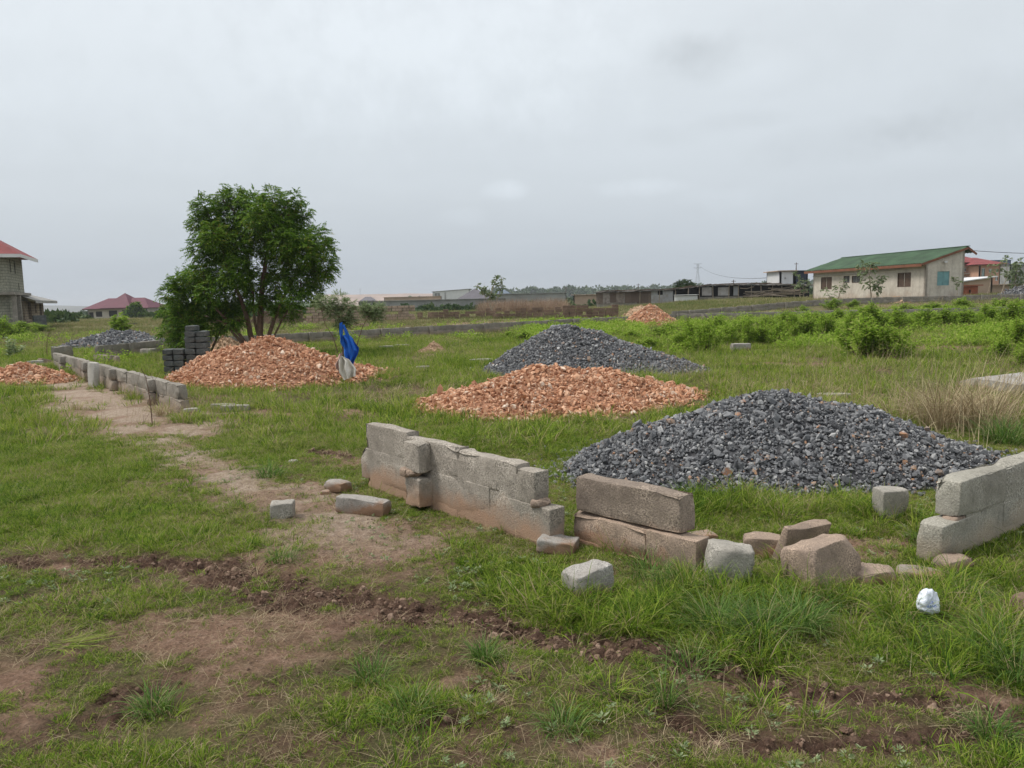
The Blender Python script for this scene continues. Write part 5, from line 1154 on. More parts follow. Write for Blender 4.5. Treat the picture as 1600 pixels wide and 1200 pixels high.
blobtree('thin_tree', at(770, 480, 58) * [1, 1, 0], [(775, 436, 4), (772, 444, 4), (783, 434, 3), (782, 446, 4), (781, 455, 3.5), (755, 450, 5), (762, 459, 5), (768, 462, 4), (746, 445, 3), (779, 461, 3)], 58, [(.05, [(768, 485), (765, 465), (770, 450), (775, 436)]), (.04, [(768, 485), (778, 465), (784, 448), (784, 432)]), (.03, [(766, 480), (757, 462), (747, 446)])], 'leaf_pale', 'bark_pale', 'thin tree with sparse leaf tufts against the sky above the ruins', per=170, seed=6, tl=.22, ll=.13, lw=.09, trunk_r=.05, depth=.3)
M['leaf_mid'] = M['leaf_pale']
blobtree('thin_tree', at(1360, 470, 66) * [1, 1, 0], [(1352, 413, 5), (1366, 413, 5), (1358, 420, 5), (1345, 421, 4), (1352, 430, 5), (1368, 438, 5), (1375, 444, 5), (1362, 446, 5), (1378, 430, 4), (1352, 442, 4), (1371, 452, 4)], 62, [(.06, [(1362, 474), (1360, 450), (1358, 425), (1360, 415)]), (.04, [(1368, 474), (1372, 455), (1374, 440)])], 'leaf_pale', 'bark_pale', 'pale papaya like tree in front of the middle of the cream house', per=80, seed=7, tl=.3, ll=.17, lw=.10, trunk_r=.06, depth=.3)
blobtree('thin_tree', at(1305, 470, 66) * [1, 1, 0], [(1318, 440, 4), (1310, 448, 5), (1314, 456, 4), (1290, 455, 4), (1300, 462, 4), (1322, 447, 3)], 66, [(.05, [(1306, 476), (1312, 460), (1318, 442)]), (.04, [(1302, 476), (1292, 456)])], 'leaf_pale', 'bark_pale', 'low pale leafed tree in front of the left window of the cream house', per=80, seed=8, tl=.25, ll=.15, lw=.09, trunk_r=.05, depth=.3)
blobtree('thin_tree', at(1252, 470, 84) * [1, 1, 0], [(1245, 428, 4), (1250, 438, 5), (1243, 446, 4), (1262, 440, 4), (1256, 450, 5)], 84, [(.05, [(1250, 476), (1250, 450), (1246, 428)])], 'leaf_pale', 'bark_pale', 'slender pale tree in front of the dark blue building', per=80, seed=9, tl=.25, ll=.15, lw=.1, trunk_r=.05, depth=.3)
blobtree('thin_tree', at(1492, 470, 60) * [1, 1, 0], [(1492, 434, 3), (1497, 440, 3.5), (1493, 447, 3)], 59, [(.03, [(1495, 472), (1496, 450), (1492, 434)])], 'leaf_pale', 'bark_pale', 'sparse little tree against the gable wall of the cream house', per=120, seed=10, tl=.2, ll=.13, lw=.08, trunk_r=.03, depth=.15)
blobtree('leafy_tree', at(1580, 465, 70) * [1, 1, 0], [(1572, 405, 4), (1568, 412, 3), (1590, 412, 5), (1588, 422, 7), (1582, 430, 6), (1592, 435, 7), (1586, 445, 6), (1570, 428, 4), (1562, 418, 3), (1597, 450, 5), (1594, 408, 4)], 70, [(.08, [(1573, 470), (1582, 452), (1588, 430), (1590, 412)]), (.05, [(1560, 468), (1568, 450), (1574, 425), (1572, 406)])], 'leaf_pale', 'bark_pale', 'taller loose leafed tree near the right edge', per=80, seed=11, tl=.3, ll=.17, lw=.11, trunk_r=.07, depth=.4)
blobtree('thin_tree', at(1540, 465, 76) * [1, 1, 0], [(1548, 414, 3), (1553, 424, 3), (1545, 430, 3)], 78, [(.04, [(1540, 470), (1548, 440), (1549, 414)])], 'leaf_pale', 'bark_pale', 'thin bare looking stem with few leaves in front of the salmon building', per=80, seed=12, tl=.25, ll=.14, lw=.09, trunk_r=.04, depth=.3)
blobtree('dark_tree', at(853, 0, 172) * [1, 1, 0] + [0, 0, -1.4], [], 172, [(.1, [(212, 497), (212, 480)])], 'leaf', 'bark', 'x', seed=13) if False else None
blobtree('dark_tree', at(212, 497, 165), [(208, 484, 7), (216, 487, 7), (212, 478, 6), (203, 489, 5), (222, 490, 5)], 165, [(.2, [(212, 499), (212, 484)])], 'leaf', 'bark', 'dark round tree standing in front of the burgundy roofed bungalow', per=60, seed=13, tl=.6, ll=.5, lw=.3, trunk_r=.15, depth=.8)
# palm behind the sheds
pb = at(1064, 452, 112); pr = root('palm_tree', pb, 'dark palm with wind blown fronds behind the shed row', 'palm'); rs = np.random.default_rng(5); mb = MB(); tops_ = at(1062, 447, 112)
for q in range(26):
    az = rs.uniform(0, 2 * math.pi); el = rs.uniform(.15, 1.2); Lf = rs.uniform(1.3, 1.9); d = np.array([math.cos(az) * math.cos(el) + .35, math.sin(az) * math.cos(el), math.sin(el)]); t_ = np.linspace(0, 1, 14)[:, None]
    P = tops_ + d * t_ * Lf + np.array([0.2, 0, -.55]) * t_ ** 2 * Lf * .6
    for sg in (-1, 1):
        sd_ = np.cross(d, [0, 0, 1]); sd_ /= np.linalg.norm(sd_); dd = np.repeat((d * .6 + sg * sd_ + [0, 0, -.25])[None], 14, 0) + rs.normal(0, .1, (14, 3)); mb.add(*leaves(P, dd, np.repeat([[0, 0, 1.0]], 14, 0), np.full(14, .5), np.full(14, .12)))
mb.build('fronds', M['leaf_far'], pr); mb = MB(); mb.tube([pb - [0, 0, 1], tops_], [.16, .12], 7); mb.build('trunk', M['bark'], pr)
blobtree('dark_tree', at(1075, 452, 116), [(1072, 446, 6), (1080, 447, 5), (1064, 449, 5)], 116, [(.1, [(1074, 458), (1074, 447)])], 'leaf_far', 'bark', 'rounded dark bush right of the palm behind the shed row', per=60, seed=14, tl=.5, ll=.4, lw=.2, trunk_r=.1, depth=.6)

# ---------------------------------------------------------------- bushy shrubs (copies of three models)
def shrubmodel(name, seed, leafmat, R_=0.5, H_=0.95, n=800, ll=.07, lw=.045):
    r = np.random.default_rng(seed); r_ = root(name, (0, 0, 0), 'x', 'shrub'); mb = MB(); st = MB()
    for q in range(26):
        az = r.uniform(0, 2 * math.pi); rad = R_ * r.uniform(.1, 1); hh = H_ * r.uniform(.6, 1.05) * (1 - .45 * (rad / R_) ** 2)
        tip = np.array([math.cos(az) * rad, math.sin(az) * rad, hh]); b_ = tip * [.25, .25, 0]; mid = (tip + b_) / 2 + [0, 0, .05]
        st.tube(np.array([b_, mid, tip]), [.008, .006, .003], 4)
        m_ = n // 8; u = r.uniform(.15, 1, m_) ** .7; P = b_ + (tip - b_) * u[:, None] + r.normal(0, .045, (m_, 3)); d = r.normal(0, 1, (m_, 3)) * [1, 1, .5] + [0, 0, .35]
        mb.add(*leaves(P, d, np.array([0, 0, 1.0]) + r.normal(0, .4, d.shape), ll * r.uniform(.6, 1.3, m_), lw * r.uniform(.6, 1.2, m_)))
    mb.build('foliage', M[leafmat], r_); st.build('stems', M['bark'], r_); return r_
def copytree(o, parent=None):
    c = o.copy(); COL.objects.link(c)
    if parent is not None: c.parent = parent
    for ch in list(o.children): copytree(ch, c)
    return c
shm = [shrubmodel('leafy_shrub', 60 + q, 'leaf_bright') for q in range(3)]; used = [False] * 3
SH = [(1078, 548, 40, 44), (1105, 552, 42, 50), (1140, 540, 34, 34), (1165, 541, 36, 40), (1193, 540, 36, 36), (1213, 538, 34, 34), (1240, 531, 34, 36), (1265, 530, 36, 38), (1292, 528, 38, 36), (1325, 533, 34, 38), (1352, 558, 70, 60), (1398, 560, 56, 46), (1360, 520, 50, 40), (1400, 517, 46, 34), (1440, 515, 42, 30), (1475, 513, 40, 28), (1510, 510, 40, 28), (1545, 508, 42, 30), (1580, 510, 42, 36), (1565, 562, 44, 34), (1590, 548, 50, 46), (1310, 505, 40, 20), (1350, 500, 40, 20), (1270, 510, 36, 22), (1225, 512, 36, 22), (1195, 516, 30, 22), (1160, 522, 34, 24), (1120, 520, 36, 24), (1045, 520, 28, 14), (1030, 528, 34, 16), (985, 530, 30, 12), (965, 524, 26, 12), (1010, 545, 34, 16), (820, 533, 30, 14), (795, 530, 24, 12), (890, 517, 18, 10), (1500, 486, 36, 18), (1460, 488, 32, 14), (1560, 488, 36, 20), (1410, 492, 34, 16), (1595, 490, 30, 20),
      (1300, 484, 26, 16), (1335, 482, 22, 12), (1255, 490, 20, 12), (1375, 460, 16, 10), (1600, 575, 40, 30), (60, 520, 34, 14), (28, 525, 40, 20), (5, 530, 34, 30), (45, 530, 20, 10)]
where = {0: 'right of the middle gravel pile', 1: 'in the row before the long fence', 2: 'in the big clump in the right field', 3: 'near the green roofed house', 4: 'at the right edge of the field', 5: 'beside the red roofed house at the left edge', 6: 'at the foot of the fence behind the middle gravel pile'}
for i_, (px, py, wpx, hpx) in enumerate(SH):
    q = i_ % 3; g = G(px, py); s = g[1] / FPX; o = shm[q] if not used[q] else copytree(shm[q]); used[q] = True
    o.location = (g[0], g[1], float(tz(g[0], g[1])) - .02); o.rotation_euler = (0, 0, random.uniform(0, 6.28)); o.scale = (wpx * s * 1.35, wpx * s * 1.35, hpx * s * 1.25)
    k_ = 5 if px < 100 else 6 if 780 < px < 1050 else 2 if (px in (1352, 1398) or (py > 495 and 1300 < px < 1560)) else 3 if py < 495 else 4 if px > 1550 else 0 if px < 1150 else 1
    tag(o, 'bright green leafy shrub ' + where[k_], 'shrub', 'bright green shrubs in the field')
# milkweed like plant by the left edge
for (px, py, hp, lb) in ((14, 560, 34, 'pale stiff leaved plant standing alone at the left edge'), (27, 556, 18, 'smaller pale leaved plant beside the stiff leaved one'), (1262, 492, 16, 'dark small weed on the wall before the cream house')):
    g = G(px, py); s = g[1] / FPX; r_ = root('leafy_plant', (g[0], g[1], 0), lb, 'plant'); mb = MB(); st = MB(); rs = np.random.default_rng(int(px))
    for q in range(3):
        tip = np.array([rs.normal(0, .12), rs.normal(0, .12), hp * s * rs.uniform(.7, 1)]); b_ = np.array([g[0], g[1], 0]); st.tube(np.array([b_, b_ + tip * .5, b_ + tip]), [.015, .012, .008], 5)
        u = np.repeat(np.linspace(.15, 1, 9), 2); az = np.arange(18) * 1.57 + rs.uniform(0, 3); d = np.stack([np.cos(az), np.sin(az), np.full(18, .5)], -1); mb.add(*leaves(b_ + tip * u[:, None], d, np.repeat([[0, 0, 1.0]], 18, 0), rs.uniform(.14, .22, 18), rs.uniform(.08, .12, 18)))
    mb.build('foliage', M['leaf_pale'], r_); st.build('stem', M['leaf_pale'], r_)
# far scrub: one mass of bushes on the plain (too many to count)
r = np.random.default_rng(77); mb = MB(); nB = 2200
yy = np.exp(r.uniform(math.log(70), math.log(900), nB)); xx = yy * r.uniform(-.85, .85, nB)
cl = fbm(xx, yy, .02, 3, 3) > .44; ok = cl & ~((yy < 112) & (xx > 5)) & ~((yy < 115) & (xx > -25)) & ~((yy < 180) & (np.abs(xx / yy + .51) < .05)) & ~((yy < 200) & (xx / yy > .32)); xx, yy = xx[ok], yy[ok]
for x_, y_ in zip(xx, yy):
    R_ = r.uniform(.6, 1.3) * (1 + y_ / 260); hgt = R_ * r.uniform(.5, .85); n_ = 60; d = r.normal(size=(n_, 3)); d /= np.linalg.norm(d, axis=1)[:, None]; d[:, 2] = np.abs(d[:, 2])
    P = np.array([x_, y_, float(tz(x_, y_))]) + d * [R_, R_, hgt] * r.uniform(.6, 1, (n_, 1)); mb.add(*leaves(P, d + r.normal(0, .5, d.shape), r.normal(0, 1, d.shape), np.full(n_, R_ * .55), np.full(n_, R_ * .42)))
tag(mb.build('scrub', M['leaf_far']), 'low green scrub scattered over the far plain', kind='stuff')
mb = MB(); nB = 260; px_ = r.uniform(765, 1330, nB)
for p_ in px_:
    D_ = r.uniform(780, 880); c = at(p_, float(np.interp(p_, [765, 960, 1130, 1240, 1330], [456, 451, 450, 442.5, 445])) + r.uniform(0, 6), D_); R_ = r.uniform(3, 7); n_ = 50; d = r.normal(size=(n_, 3)); d /= np.linalg.norm(d, axis=1)[:, None]
    P = c + d * [R_, R_, R_ * .6] * r.uniform(.6, 1, (n_, 1)); mb.add(*leaves(P, d + r.normal(0, .5, d.shape), r.normal(0, 1, d.shape), np.full(n_, R_ * .5), np.full(n_, R_ * .4)))
tag(mb.build('far_wood', M['leaf_far']), 'far wooded ridge behind the sheds', kind='stuff')

# ---------------------------------------------------------------- hanging cloths and litter
M['bluecloth'] = m_plain('blue_cloth', (0.018, 0.125, 0.52), 0.75, 0.2, 6, 0.2)
M['whitecloth'] = m_plain('dirty_white_cloth', (0.66, 0.62, 0.56), 0.85, 0.15, 8, 0.2)
M['pinkcloth'] = m_plain('faded_pink_cloth', (0.50, 0.33, 0.29), 0.85, 0.15, 8, 0.2)
def cloth(name, outline_l, outline_r, D, mat, label, folds=3, amp=.05, th=.006, seed=0, parent=None, parts=None):
    """hanging cloth between a left and right edge given top to bottom in pixels; folds give it depth"""
    r = np.random.default_rng(seed); nv = 36; nu = 22; L = np.array(outline_l, float); R_ = np.array(outline_r, float)
    tl_ = np.linspace(0, 1, len(L)); tr_ = np.linspace(0, 1, len(R_)); V = []
    for a in np.linspace(0, 1, nv):
        lp = [np.interp(a, tl_, L[:, j]) for j in (0, 1)]; rp = [np.interp(a, tr_, R_[:, j]) for j in (0, 1)]
        for u in np.linspace(0, 1, nu):
            p = at(lp[0] + (rp[0] - lp[0]) * u, lp[1] + (rp[1] - lp[1]) * u, D)
            off = amp * (.25 + .75 * a) * math.sin(u * math.pi * folds + a * 2.2 + seed) + amp * .5 * math.sin(u * 9 + a * 6 + seed * 2) + amp * .9 * (1 - (2 * u - 1) ** 2) * -1
            p[1] += off; p[0] += amp * .12 * math.sin(a * 13 + u * 4 + seed); V.append(p)
    V = np.array(V); i = np.arange(nv - 1)[:, None] * nu + np.arange(nu - 1)[None]; F = np.stack([i, i + 1, i + nu + 1, i + nu], -1).reshape(-1, 4)
    m_ = len(V); V = np.vstack([V, V + [0, th, 0]]); F = np.vstack([F, F[:, ::-1] + m_])
    mb = MB(); mb.add(V, F); o = mb.build(name, M[mat], parent, True)
    if parent is None: setorigin(o, V[0]); tag(o, label, 'cloth')
    return o
CD = 14.3
hc = root('hanging_cloth', at(533, 506, CD), 'blue cloth with twisted straps hanging from the leaning shrub beside the orange pile', 'cloth')
cloth('blue_drape', [(532, 526), (533, 536), (536, 546), (539, 557), (541, 568)], [(543, 522), (551, 531), (561, 543), (559, 556), (553, 571)], CD, 'bluecloth', '', 4, .09, parent=hc, seed=2)
cloth('blue_strap', [(531, 505), (530, 515), (531, 527), (534, 540)], [(535, 503), (535, 513), (536, 526), (541, 545)], CD - .05, 'bluecloth', '', 1, .02, parent=hc, seed=5)
cloth('blue_strap', [(534, 508), (538, 518), (541, 528), (545, 545)], [(538, 507), (544, 519), (549, 530), (558, 548)], CD - .09, 'bluecloth', '', 1, .02, parent=hc, seed=6)
cloth('white_cloth', [(532, 555), (530, 562), (528, 570), (530, 582), (536, 594)], [(538, 557), (546, 562), (552, 569), (556, 577), (557, 587)], CD - .14, 'whitecloth', 'dirty white cloth hanging below the blue one', 5, .07, seed=1)
cloth('pink_rag', [(530, 553), (527, 563), (524, 570), (526, 577)], [(534, 551), (534, 560), (533, 568), (530, 579)], CD - .12, 'pinkcloth', 'small faded pink rag at the left of the white cloth', 2, .03, seed=3)
# crumpled sachet
m, nt, b = newmat('sachet_film', 0.35); k = NT(nt); co = k.coord(); b.inputs['Specular IOR Level'].default_value = .5
k.l(k.mix(0.0, (0.66, 0.70, 0.78), (0.5, .5, .6)), b.inputs['Base Color']); k.bump(k.noise(co, 40, 3), .5, .01, b); M['sachet'] = m
M['print'] = m_plain('blue_print', (0.06, 0.12, 0.42), 0.4, 0.1, 10, 0)
P, F = rbox((0.088, 0.05, 0.10), (22, 12, 24), .022, .007, 30, 91, .02); P[:, 0] *= 1 + .25 * (-P[:, 2] / .05) * .6; P = rot(P, .15, -.35, .25); P[:, 2] -= P[:, 2].min()
g = G(1449, 972); P = P * 1.12; SACH = g; sa = root('water_sachet', (g[0], g[1], float(tz(g[0], g[1])) + .035), 'crumpled white plastic water sachet with a small blue print lying in the grass', 'litter')
mesh('pouch', P, F, M['sachet'], sa, True)
# print: short strokes following the front face
fr = P[P[:, 1] < np.percentile(P[:, 1], 30)]
m2 = MB()
strokes = [[(-.022, .066), (-.010, .066)], [(-.022, .061), (-.026, .052), (-.018, .050)], [(-.013, .050), (-.013, .058), (-.007, .058), (-.007, .050), (-.013, .050)], [(-.002, .050), (.000, .059), (.004, .050)], [(.008, .050), (.008, .058)], [(.013, .050), (.017, .054), (.012, .058), (.018, .060)], [(-.004, .066), (.002, .075), (.007, .066)]]
for st_ in strokes:
    pts = []
    for (x_, z_) in st_:
        dd = np.hypot(P[:, 0] - x_, P[:, 2] - z_); c_ = P[dd < .016]; y_ = c_[:, 1].min() if len(c_) else fr[:, 1].min(); pts.append((x_, y_ - .004, z_))
    m2.tube(np.array(pts), .0017, 4)
V = np.vstack(m2.V); mesh('blue_print', V, [np.vstack(f) for f in m2.F.values()], M['print'], sa)
P, F = rbox((0.12, 0.05, 0.09), (5, 4, 5), .02, .01, 20, 7, .03)
# curved bare stalk at the far left
for (pts, lb, rr) in (([(74, 562), (73, 545), (74, 528), (78, 515), (84, 508)], 'tall thin bare stalk curving over at the far left corner of the wall', .012), ([(238, 665), (236, 640), (232, 610), (228, 590), (220, 575)], 'dark thorny stem growing against the long left wall', .008)):
    D_ = G(*pts[0])[1]; mb = MB(); mb.tube([at(p[0], p[1], D_) for p in pts], np.linspace(rr, rr * .4, len(pts)), 5); rs = np.random.default_rng(4)
    for q in range(7):
        p = at(*pts[2], D_) + rs.normal(0, .12, 3) * [1, .5, 1.3]; mb.tube([p, p + rs.normal(0, .09, 3), p + rs.normal(0, .16, 3)], [rr * .4, rr * .3, rr * .15], 4)
    o = mb.build('bare_stem', M['bark']); setorigin(o, at(*pts[0], D_)); tag(o, lb, 'plant')
# ---------------------------------------------------------------- grass models (instanced ground cover)
def blades(n, r, hmin, hmax, wid, lean, spread, droop=1.0, segs=4, flat=0.0, radial=True):
    """curved tapering blades rooted in a disc of radius spread"""
    az = r.uniform(0, 2 * math.pi, n); rad = spread * np.sqrt(r.uniform(0, 1, n)); B = np.stack([np.cos(az) * rad, np.sin(az) * rad, np.full(n, -.004)], -1)
    da = az + r.normal(0, .7, n) if radial else r.uniform(0, 2 * math.pi, n)
    L = r.uniform(hmin, hmax, n); le = np.clip(r.normal(lean, .22, n), .02, 1.45); wd = wid * r.uniform(.6, 1.3, n)
    hd = np.stack([np.cos(da), np.sin(da), np.zeros(n)], -1); sd_ = np.stack([-np.sin(da), np.cos(da), np.zeros(n)], -1)
    tw = r.normal(0, .6, n)
    V = np.zeros((n, segs + 1, 2, 3)); p = B.copy(); ang = le.copy(); dr = droop * r.uniform(.5, 1.4, n) / segs
    for s in range(segs + 1):
        w_ = wd * (1 - (s / segs) ** 1.6) * .5 + wd * .04
        sdir = sd_ * np.cos(tw)[:, None] + np.array([0, 0, 1.0]) * np.sin(tw)[:, None] * .4
        V[:, s, 0] = p - sdir * w_[:, None]; V[:, s, 1] = p + sdir * w_[:, None]
        d = hd * np.sin(ang)[:, None] + np.array([0, 0, 1.0]) * np.cos(ang)[:, None]; p = p + d * (L / segs)[:, None]; ang = np.minimum(ang + dr, 1.9)
        p[:, 2] = np.maximum(p[:, 2], .004)
    idx = np.arange(n)[:, None] * (segs + 1) * 2 + np.arange(segs)[None] * 2
    F = np.stack([idx, idx + 1, idx + 3, idx + 2], -1).reshape(-1, 4); return V.reshape(-1, 3), F
def proto(name, parts, mat, coll):
    mb = MB()
    for V, F in parts: mb.add(V, F)
    me_o = mb.build(name, mat); COL.objects.unlink(me_o); coll.objects.link(me_o); return me_o
def newcoll(n): return bpy.data.collections.new(n)
r = np.random.default_rng(42)
c_short = newcoll('short_grass_models')
for q in range(8): proto('tuft_%02d' % q, [blades(34, r, .025, .065, .0042, .75, .05, 1.0, 3)], M['grass'], c_short)
c_med = newcoll('medium_grass_models')
for q in range(6): proto('tuft_%02d' % q, [blades(34, r, .07, .17, .0036, .55, .045, 1.3, 4)], M['grass'], c_med)
c_straw = newcoll('straw_models')
for q in range(5): proto('straw_%02d' % q, [blades(12, r, .05, .14, .0016, 1.25, .08, .5, 3, radial=False)], M['straw'], c_straw)
c_field = newcoll('field_grass_models')
for q in range(6): proto('tuft_%02d' % q, [blades(40, r, .06, .16, .0075, .5, .13, 1.1, 3)], M['grass_pale'], c_field)
c_far = newcoll('far_grass_models')
for q in range(5): proto('tuft_%02d' % q, [blades(46, r, .12, .34, .02, .4, .42, .9, 2)], M['grass_far'], c_far)
c_stalk = newcoll('dry_stalk_models')
for q in range(5): proto('stalk_%02d' % q, [blades(5, r, .3, .75, .004, .22, .10, .5, 5)], M['straw'], c_stalk)
c_red = newcoll('red_grass_models')
for q in range(4): proto('stalk_%02d' % q, [blades(60, r, .6, 1.3, .02, .2, .5, .5, 3)], M['reddry'], c_red)
c_clod = newcoll('clod_models')
for q in range(6):
    P, F = rbox((1, .8, .6), (5, 5, 4), .22, .12, 3.1, 60 + q, .25); mb = MB(); mb.add(P, F); o = mb.build('clod_%02d' % q, M['soil'], smooth=False); COL.objects.unlink(o); c_clod.objects.link(o)
c_weed = newcoll('weed_models')
for q in range(4):
    n_ = 16; az = r.uniform(0, 6.28, n_); d = np.stack([np.cos(az), np.sin(az), r.uniform(.2, .8, n_)], -1); P = np.stack([np.cos(az), np.sin(az), np.zeros(n_)], -1) * .012 + [0, 0, .01] + np.array([0, 0, 1]) * r.uniform(0, .03, (n_, 1))
    proto('weed_%02d' % q, [leaves(P, d, np.repeat([[0, 0, 1.0]], n_, 0) + r.normal(0, .2, (n_, 3)), r.uniform(.02, .05, n_), r.uniform(.010, .02, n_))], M['leaf_pale'], c_weed)

def scatter(name, pts, rots, scl, coll, ncoll, label, mat=None):
    n = len(pts); me = bpy.data.meshes.new(name); me.vertices.add(n); me.vertices.foreach_set('co', np.asarray(pts, np.float32).ravel())
    a = me.attributes.new('rot', 'FLOAT_VECTOR', 'POINT'); a.data.foreach_set('vector', np.asarray(rots, np.float32).ravel())
    a = me.attributes.new('scl', 'FLOAT', 'POINT'); a.data.foreach_set('value', np.asarray(scl, np.float32))
    a = me.attributes.new('pick', 'INT', 'POINT'); a.data.foreach_set('value', r.integers(0, ncoll, n).astype(np.int32))
    o = bpy.data.objects.new(name, me); COL.objects.link(o)
    ng = bpy.data.node_groups.new(name, 'GeometryNodeTree'); ng.interface.new_socket('Geometry', in_out='INPUT', socket_type='NodeSocketGeometry'); ng.interface.new_socket('Geometry', in_out='OUTPUT', socket_type='NodeSocketGeometry')
    N = ng.nodes; L = ng.links; gi = N.new('NodeGroupInput'); go = N.new('NodeGroupOutput'); ci = N.new('GeometryNodeCollectionInfo'); ci.inputs[0].default_value = coll; ci.inputs[1].default_value = True; ci.inputs[2].default_value = True
    ip = N.new('GeometryNodeInstanceOnPoints'); ip.inputs['Pick Instance'].default_value = True
    def na(nm, t):
        q = N.new('GeometryNodeInputNamedAttribute'); q.data_type = t; q.inputs[0].default_value = nm; return [s_ for s_ in q.outputs if s_.enabled and s_.name == 'Attribute'][0]
    L.new(gi.outputs[0], ip.inputs['Points']); L.new(ci.outputs[0], ip.inputs['Instance']); L.new(na('rot', 'FLOAT_VECTOR'), ip.inputs['Rotation']); L.new(na('scl', 'FLOAT'), ip.inputs['Scale']); L.new(na('pick', 'INT'), ip.inputs['Instance Index']); L.new(ip.outputs[0], go.inputs[0])
    md = o.modifiers.new('scatter', 'NODES'); md.node_group = ng
    return tag(o, label, kind='stuff')
def cand(n, y0, y1, margin=1.15, lat=None):
    """points uniform over the trapezoid of ground the view covers, a little wider"""
    y = np.sqrt(r.uniform(y0 * y0, y1 * y1, n)); x = y * r.uniform(-.70, .70, n) * margin
    return x, y
piles = [(o.location.x, o.location.y, max(o.dimensions.x, .1) / 2, max(o.dimensions.y, .1) / 2) for o in COL.objects if o.name.split('.')[0] in ('gravel_pile', 'stone_chip_pile', 'sand_pile')]
def offpile(x, y, k_=0.80):
    m_ = np.hypot(x - SACH[0], y - SACH[1] + .10) > .15
    for o in COL.objects:
        if o.name.split('.')[0] in ('gravel_pile', 'stone_chip_pile', 'sand_pile'):
            bb = np.array([list(o.matrix_world @ Vector(c)) if False else [c[0] + o.location.x, c[1] + o.location.y, 0] for c in o.bound_box]); c_ = (bb.min(0) + bb.max(0)) / 2; h_ = (bb.max(0) - bb.min(0)) / 2
            m_ &= np.hypot((x - c_[0]) / (h_[0] * k_), (y - c_[1]) / (h_[1] * k_)) > .88 + .12 * fbm(x, y, 2, 2)
    return m_
def place(x, y, tilt=.25): 
    n = len(x); return np.stack([x, y, tzm(x, y)], -1), np.stack([r.normal(0, tilt, n), r.normal(0, tilt, n), r.uniform(0, 6.28, n)], -1)
# lush zones (as seen): outside them the near turf is thin and patchy
LUSH = [(PL([(60, 700), (150, 760), (250, 800)]), 1.3), (PL([(20, 640), (60, 680)]), 1.0), (PL([(420, 690), (600, 660), (760, 680)]), 1.6), (PL([(900, 960), (1100, 960), (1300, 930)]), .45), (PL([(1300, 980), (1500, 1010)]), .5), (PL([(1350, 850), (1560, 880)]), .4), (PL([(1130, 800), (1330, 800)]), .5),
        (PL([(120, 830), (250, 840), (300, 800)]), .5), (PL([(560, 1110), (700, 1120)]), .18), (PL([(380, 850), (470, 890)]), .28), (PL([(700, 860), (850, 900)]), .3), (PL([(100, 940), (200, 960)]), .25), (PL([(1450, 1185), (1580, 1175)]), .12), (PL([(150, 1190), (300, 1185)]), .12), (PL([(1000, 1100), (900, 1090)]), .12)]
THIN = [(PL([(100, 1000), (350, 985), (500, 990), (700, 1020)]), .55), (PL([(250, 900), (420, 880), (640, 900)]), .35), (PL([(300, 1120), (500, 1080)]), .2), (PL([(470, 815), (650, 850)]), .4), (PL([(0, 1050), (200, 1060)]), .3), (PL([(850, 1175), (1000, 1165)]), .2), (PL([(700, 1040), (900, 1060), (1200, 1130)]), .16), (PL([(0, 870), (200, 885)]), .3), (PL([(0, 1150), (400, 1150), (800, 1160), (1200, 1150), (1600, 1150)]), .17), (PL([(760, 1080), (1100, 1090), (1500, 1080)]), .16), (PL([(0, 930), (150, 935)]), .2), (PL([(1180, 1080), (1500, 1100)]), .22), (PL([(330, 745), (520, 830)]), .5)]
def thin(x, y): return field(THIN, x, y, .8)
def lushf(x, y): return np.maximum(field(LUSH, x, y, .6), sst(y, 7.5, 11))
# --- near turf
x, y = cand(90000, 2.2, 9.5); cover = sst(fbm(x, y, 3.0, 4, 21), .38, .60); lu = lushf(x, y)
p = np.clip(.26 + .54 * cover + .40 * lu, 0, 1) * (1 - .88 * bare(x, y)) * (1 - .80 * thin(x, y)) * (1 - .95 * mud(x, y)); k_ = (r.uniform(0, 1, len(x)) < p) & offpile(x, y); x, y, lu = x[k_], y[k_], lu[k_]
P, Rr_ = place(x, y); scatter('short_grass', P, Rr_, r.uniform(.45, 1.05, len(x)) * (.65 + .5 * lu), c_short, 8, 'short trampled grass in patches around the path')
x, y = cand(15000, 2.2, 11); lu = lushf(x, y); p = np.clip(sst(fbm(x, y, 2.3, 3, 33), .52, .72) * .35 + .55 * lu * sst(fbm(x, y, 1.6, 3, 35), .3, .6), 0, 1) * (1 - bare(x, y)) * (1 - mud(x, y)) * (1 - .6 * thin(x, y)); k_ = (r.uniform(0, 1, len(x)) < p) & offpile(x, y, .84); x, y = x[k_], y[k_]
P, Rr_ = place(x, y); scatter('long_grass', P, Rr_, r.uniform(.45, 1.2, len(x)), c_med, 6, 'longer green grass in loose clumps')
RGT = [(PL([(950, 940), (1150, 960), (1350, 950), (1580, 1000)]), .40), (PL([(1520, 1080), (1580, 1050)]), .14), (PL([(560, 1090), (640, 1100)]), .10), (PL([(1130, 790), (1350, 800)]), .35)]
x, y = cand(22000, 2.2, 7.5); p = field(RGT, x, y, .8) * sst(fbm(x, y, 3.1, 3, 36), .35, .6); k_ = (r.uniform(0, 1, len(x)) < p) & (mud(x, y) < .3) & offpile(x, y, .84); x, y = x[k_], y[k_]
P, Rr_ = place(x, y); scatter('rank_grass', P, Rr_, r.uniform(.7, 1.6, len(x)), c_med, 6, 'rank tall grass round the loose blocks on the right')
x, y = cand(26000, 2.2, 10); p = (.25 + .65 * sst(fbm(x, y, 1.8, 3, 44), .45, .7)) * (1 - .7 * mud(x, y)); k_ = (r.uniform(0, 1, len(x)) < p) & offpile(x, y, .95); x, y = x[k_], y[k_]
P, Rr_ = place(x, y, .12); scatter('dry_straw', P, Rr_, r.uniform(.5, 1.2, len(x)), c_straw, 5, 'dry straw lying on the soil')
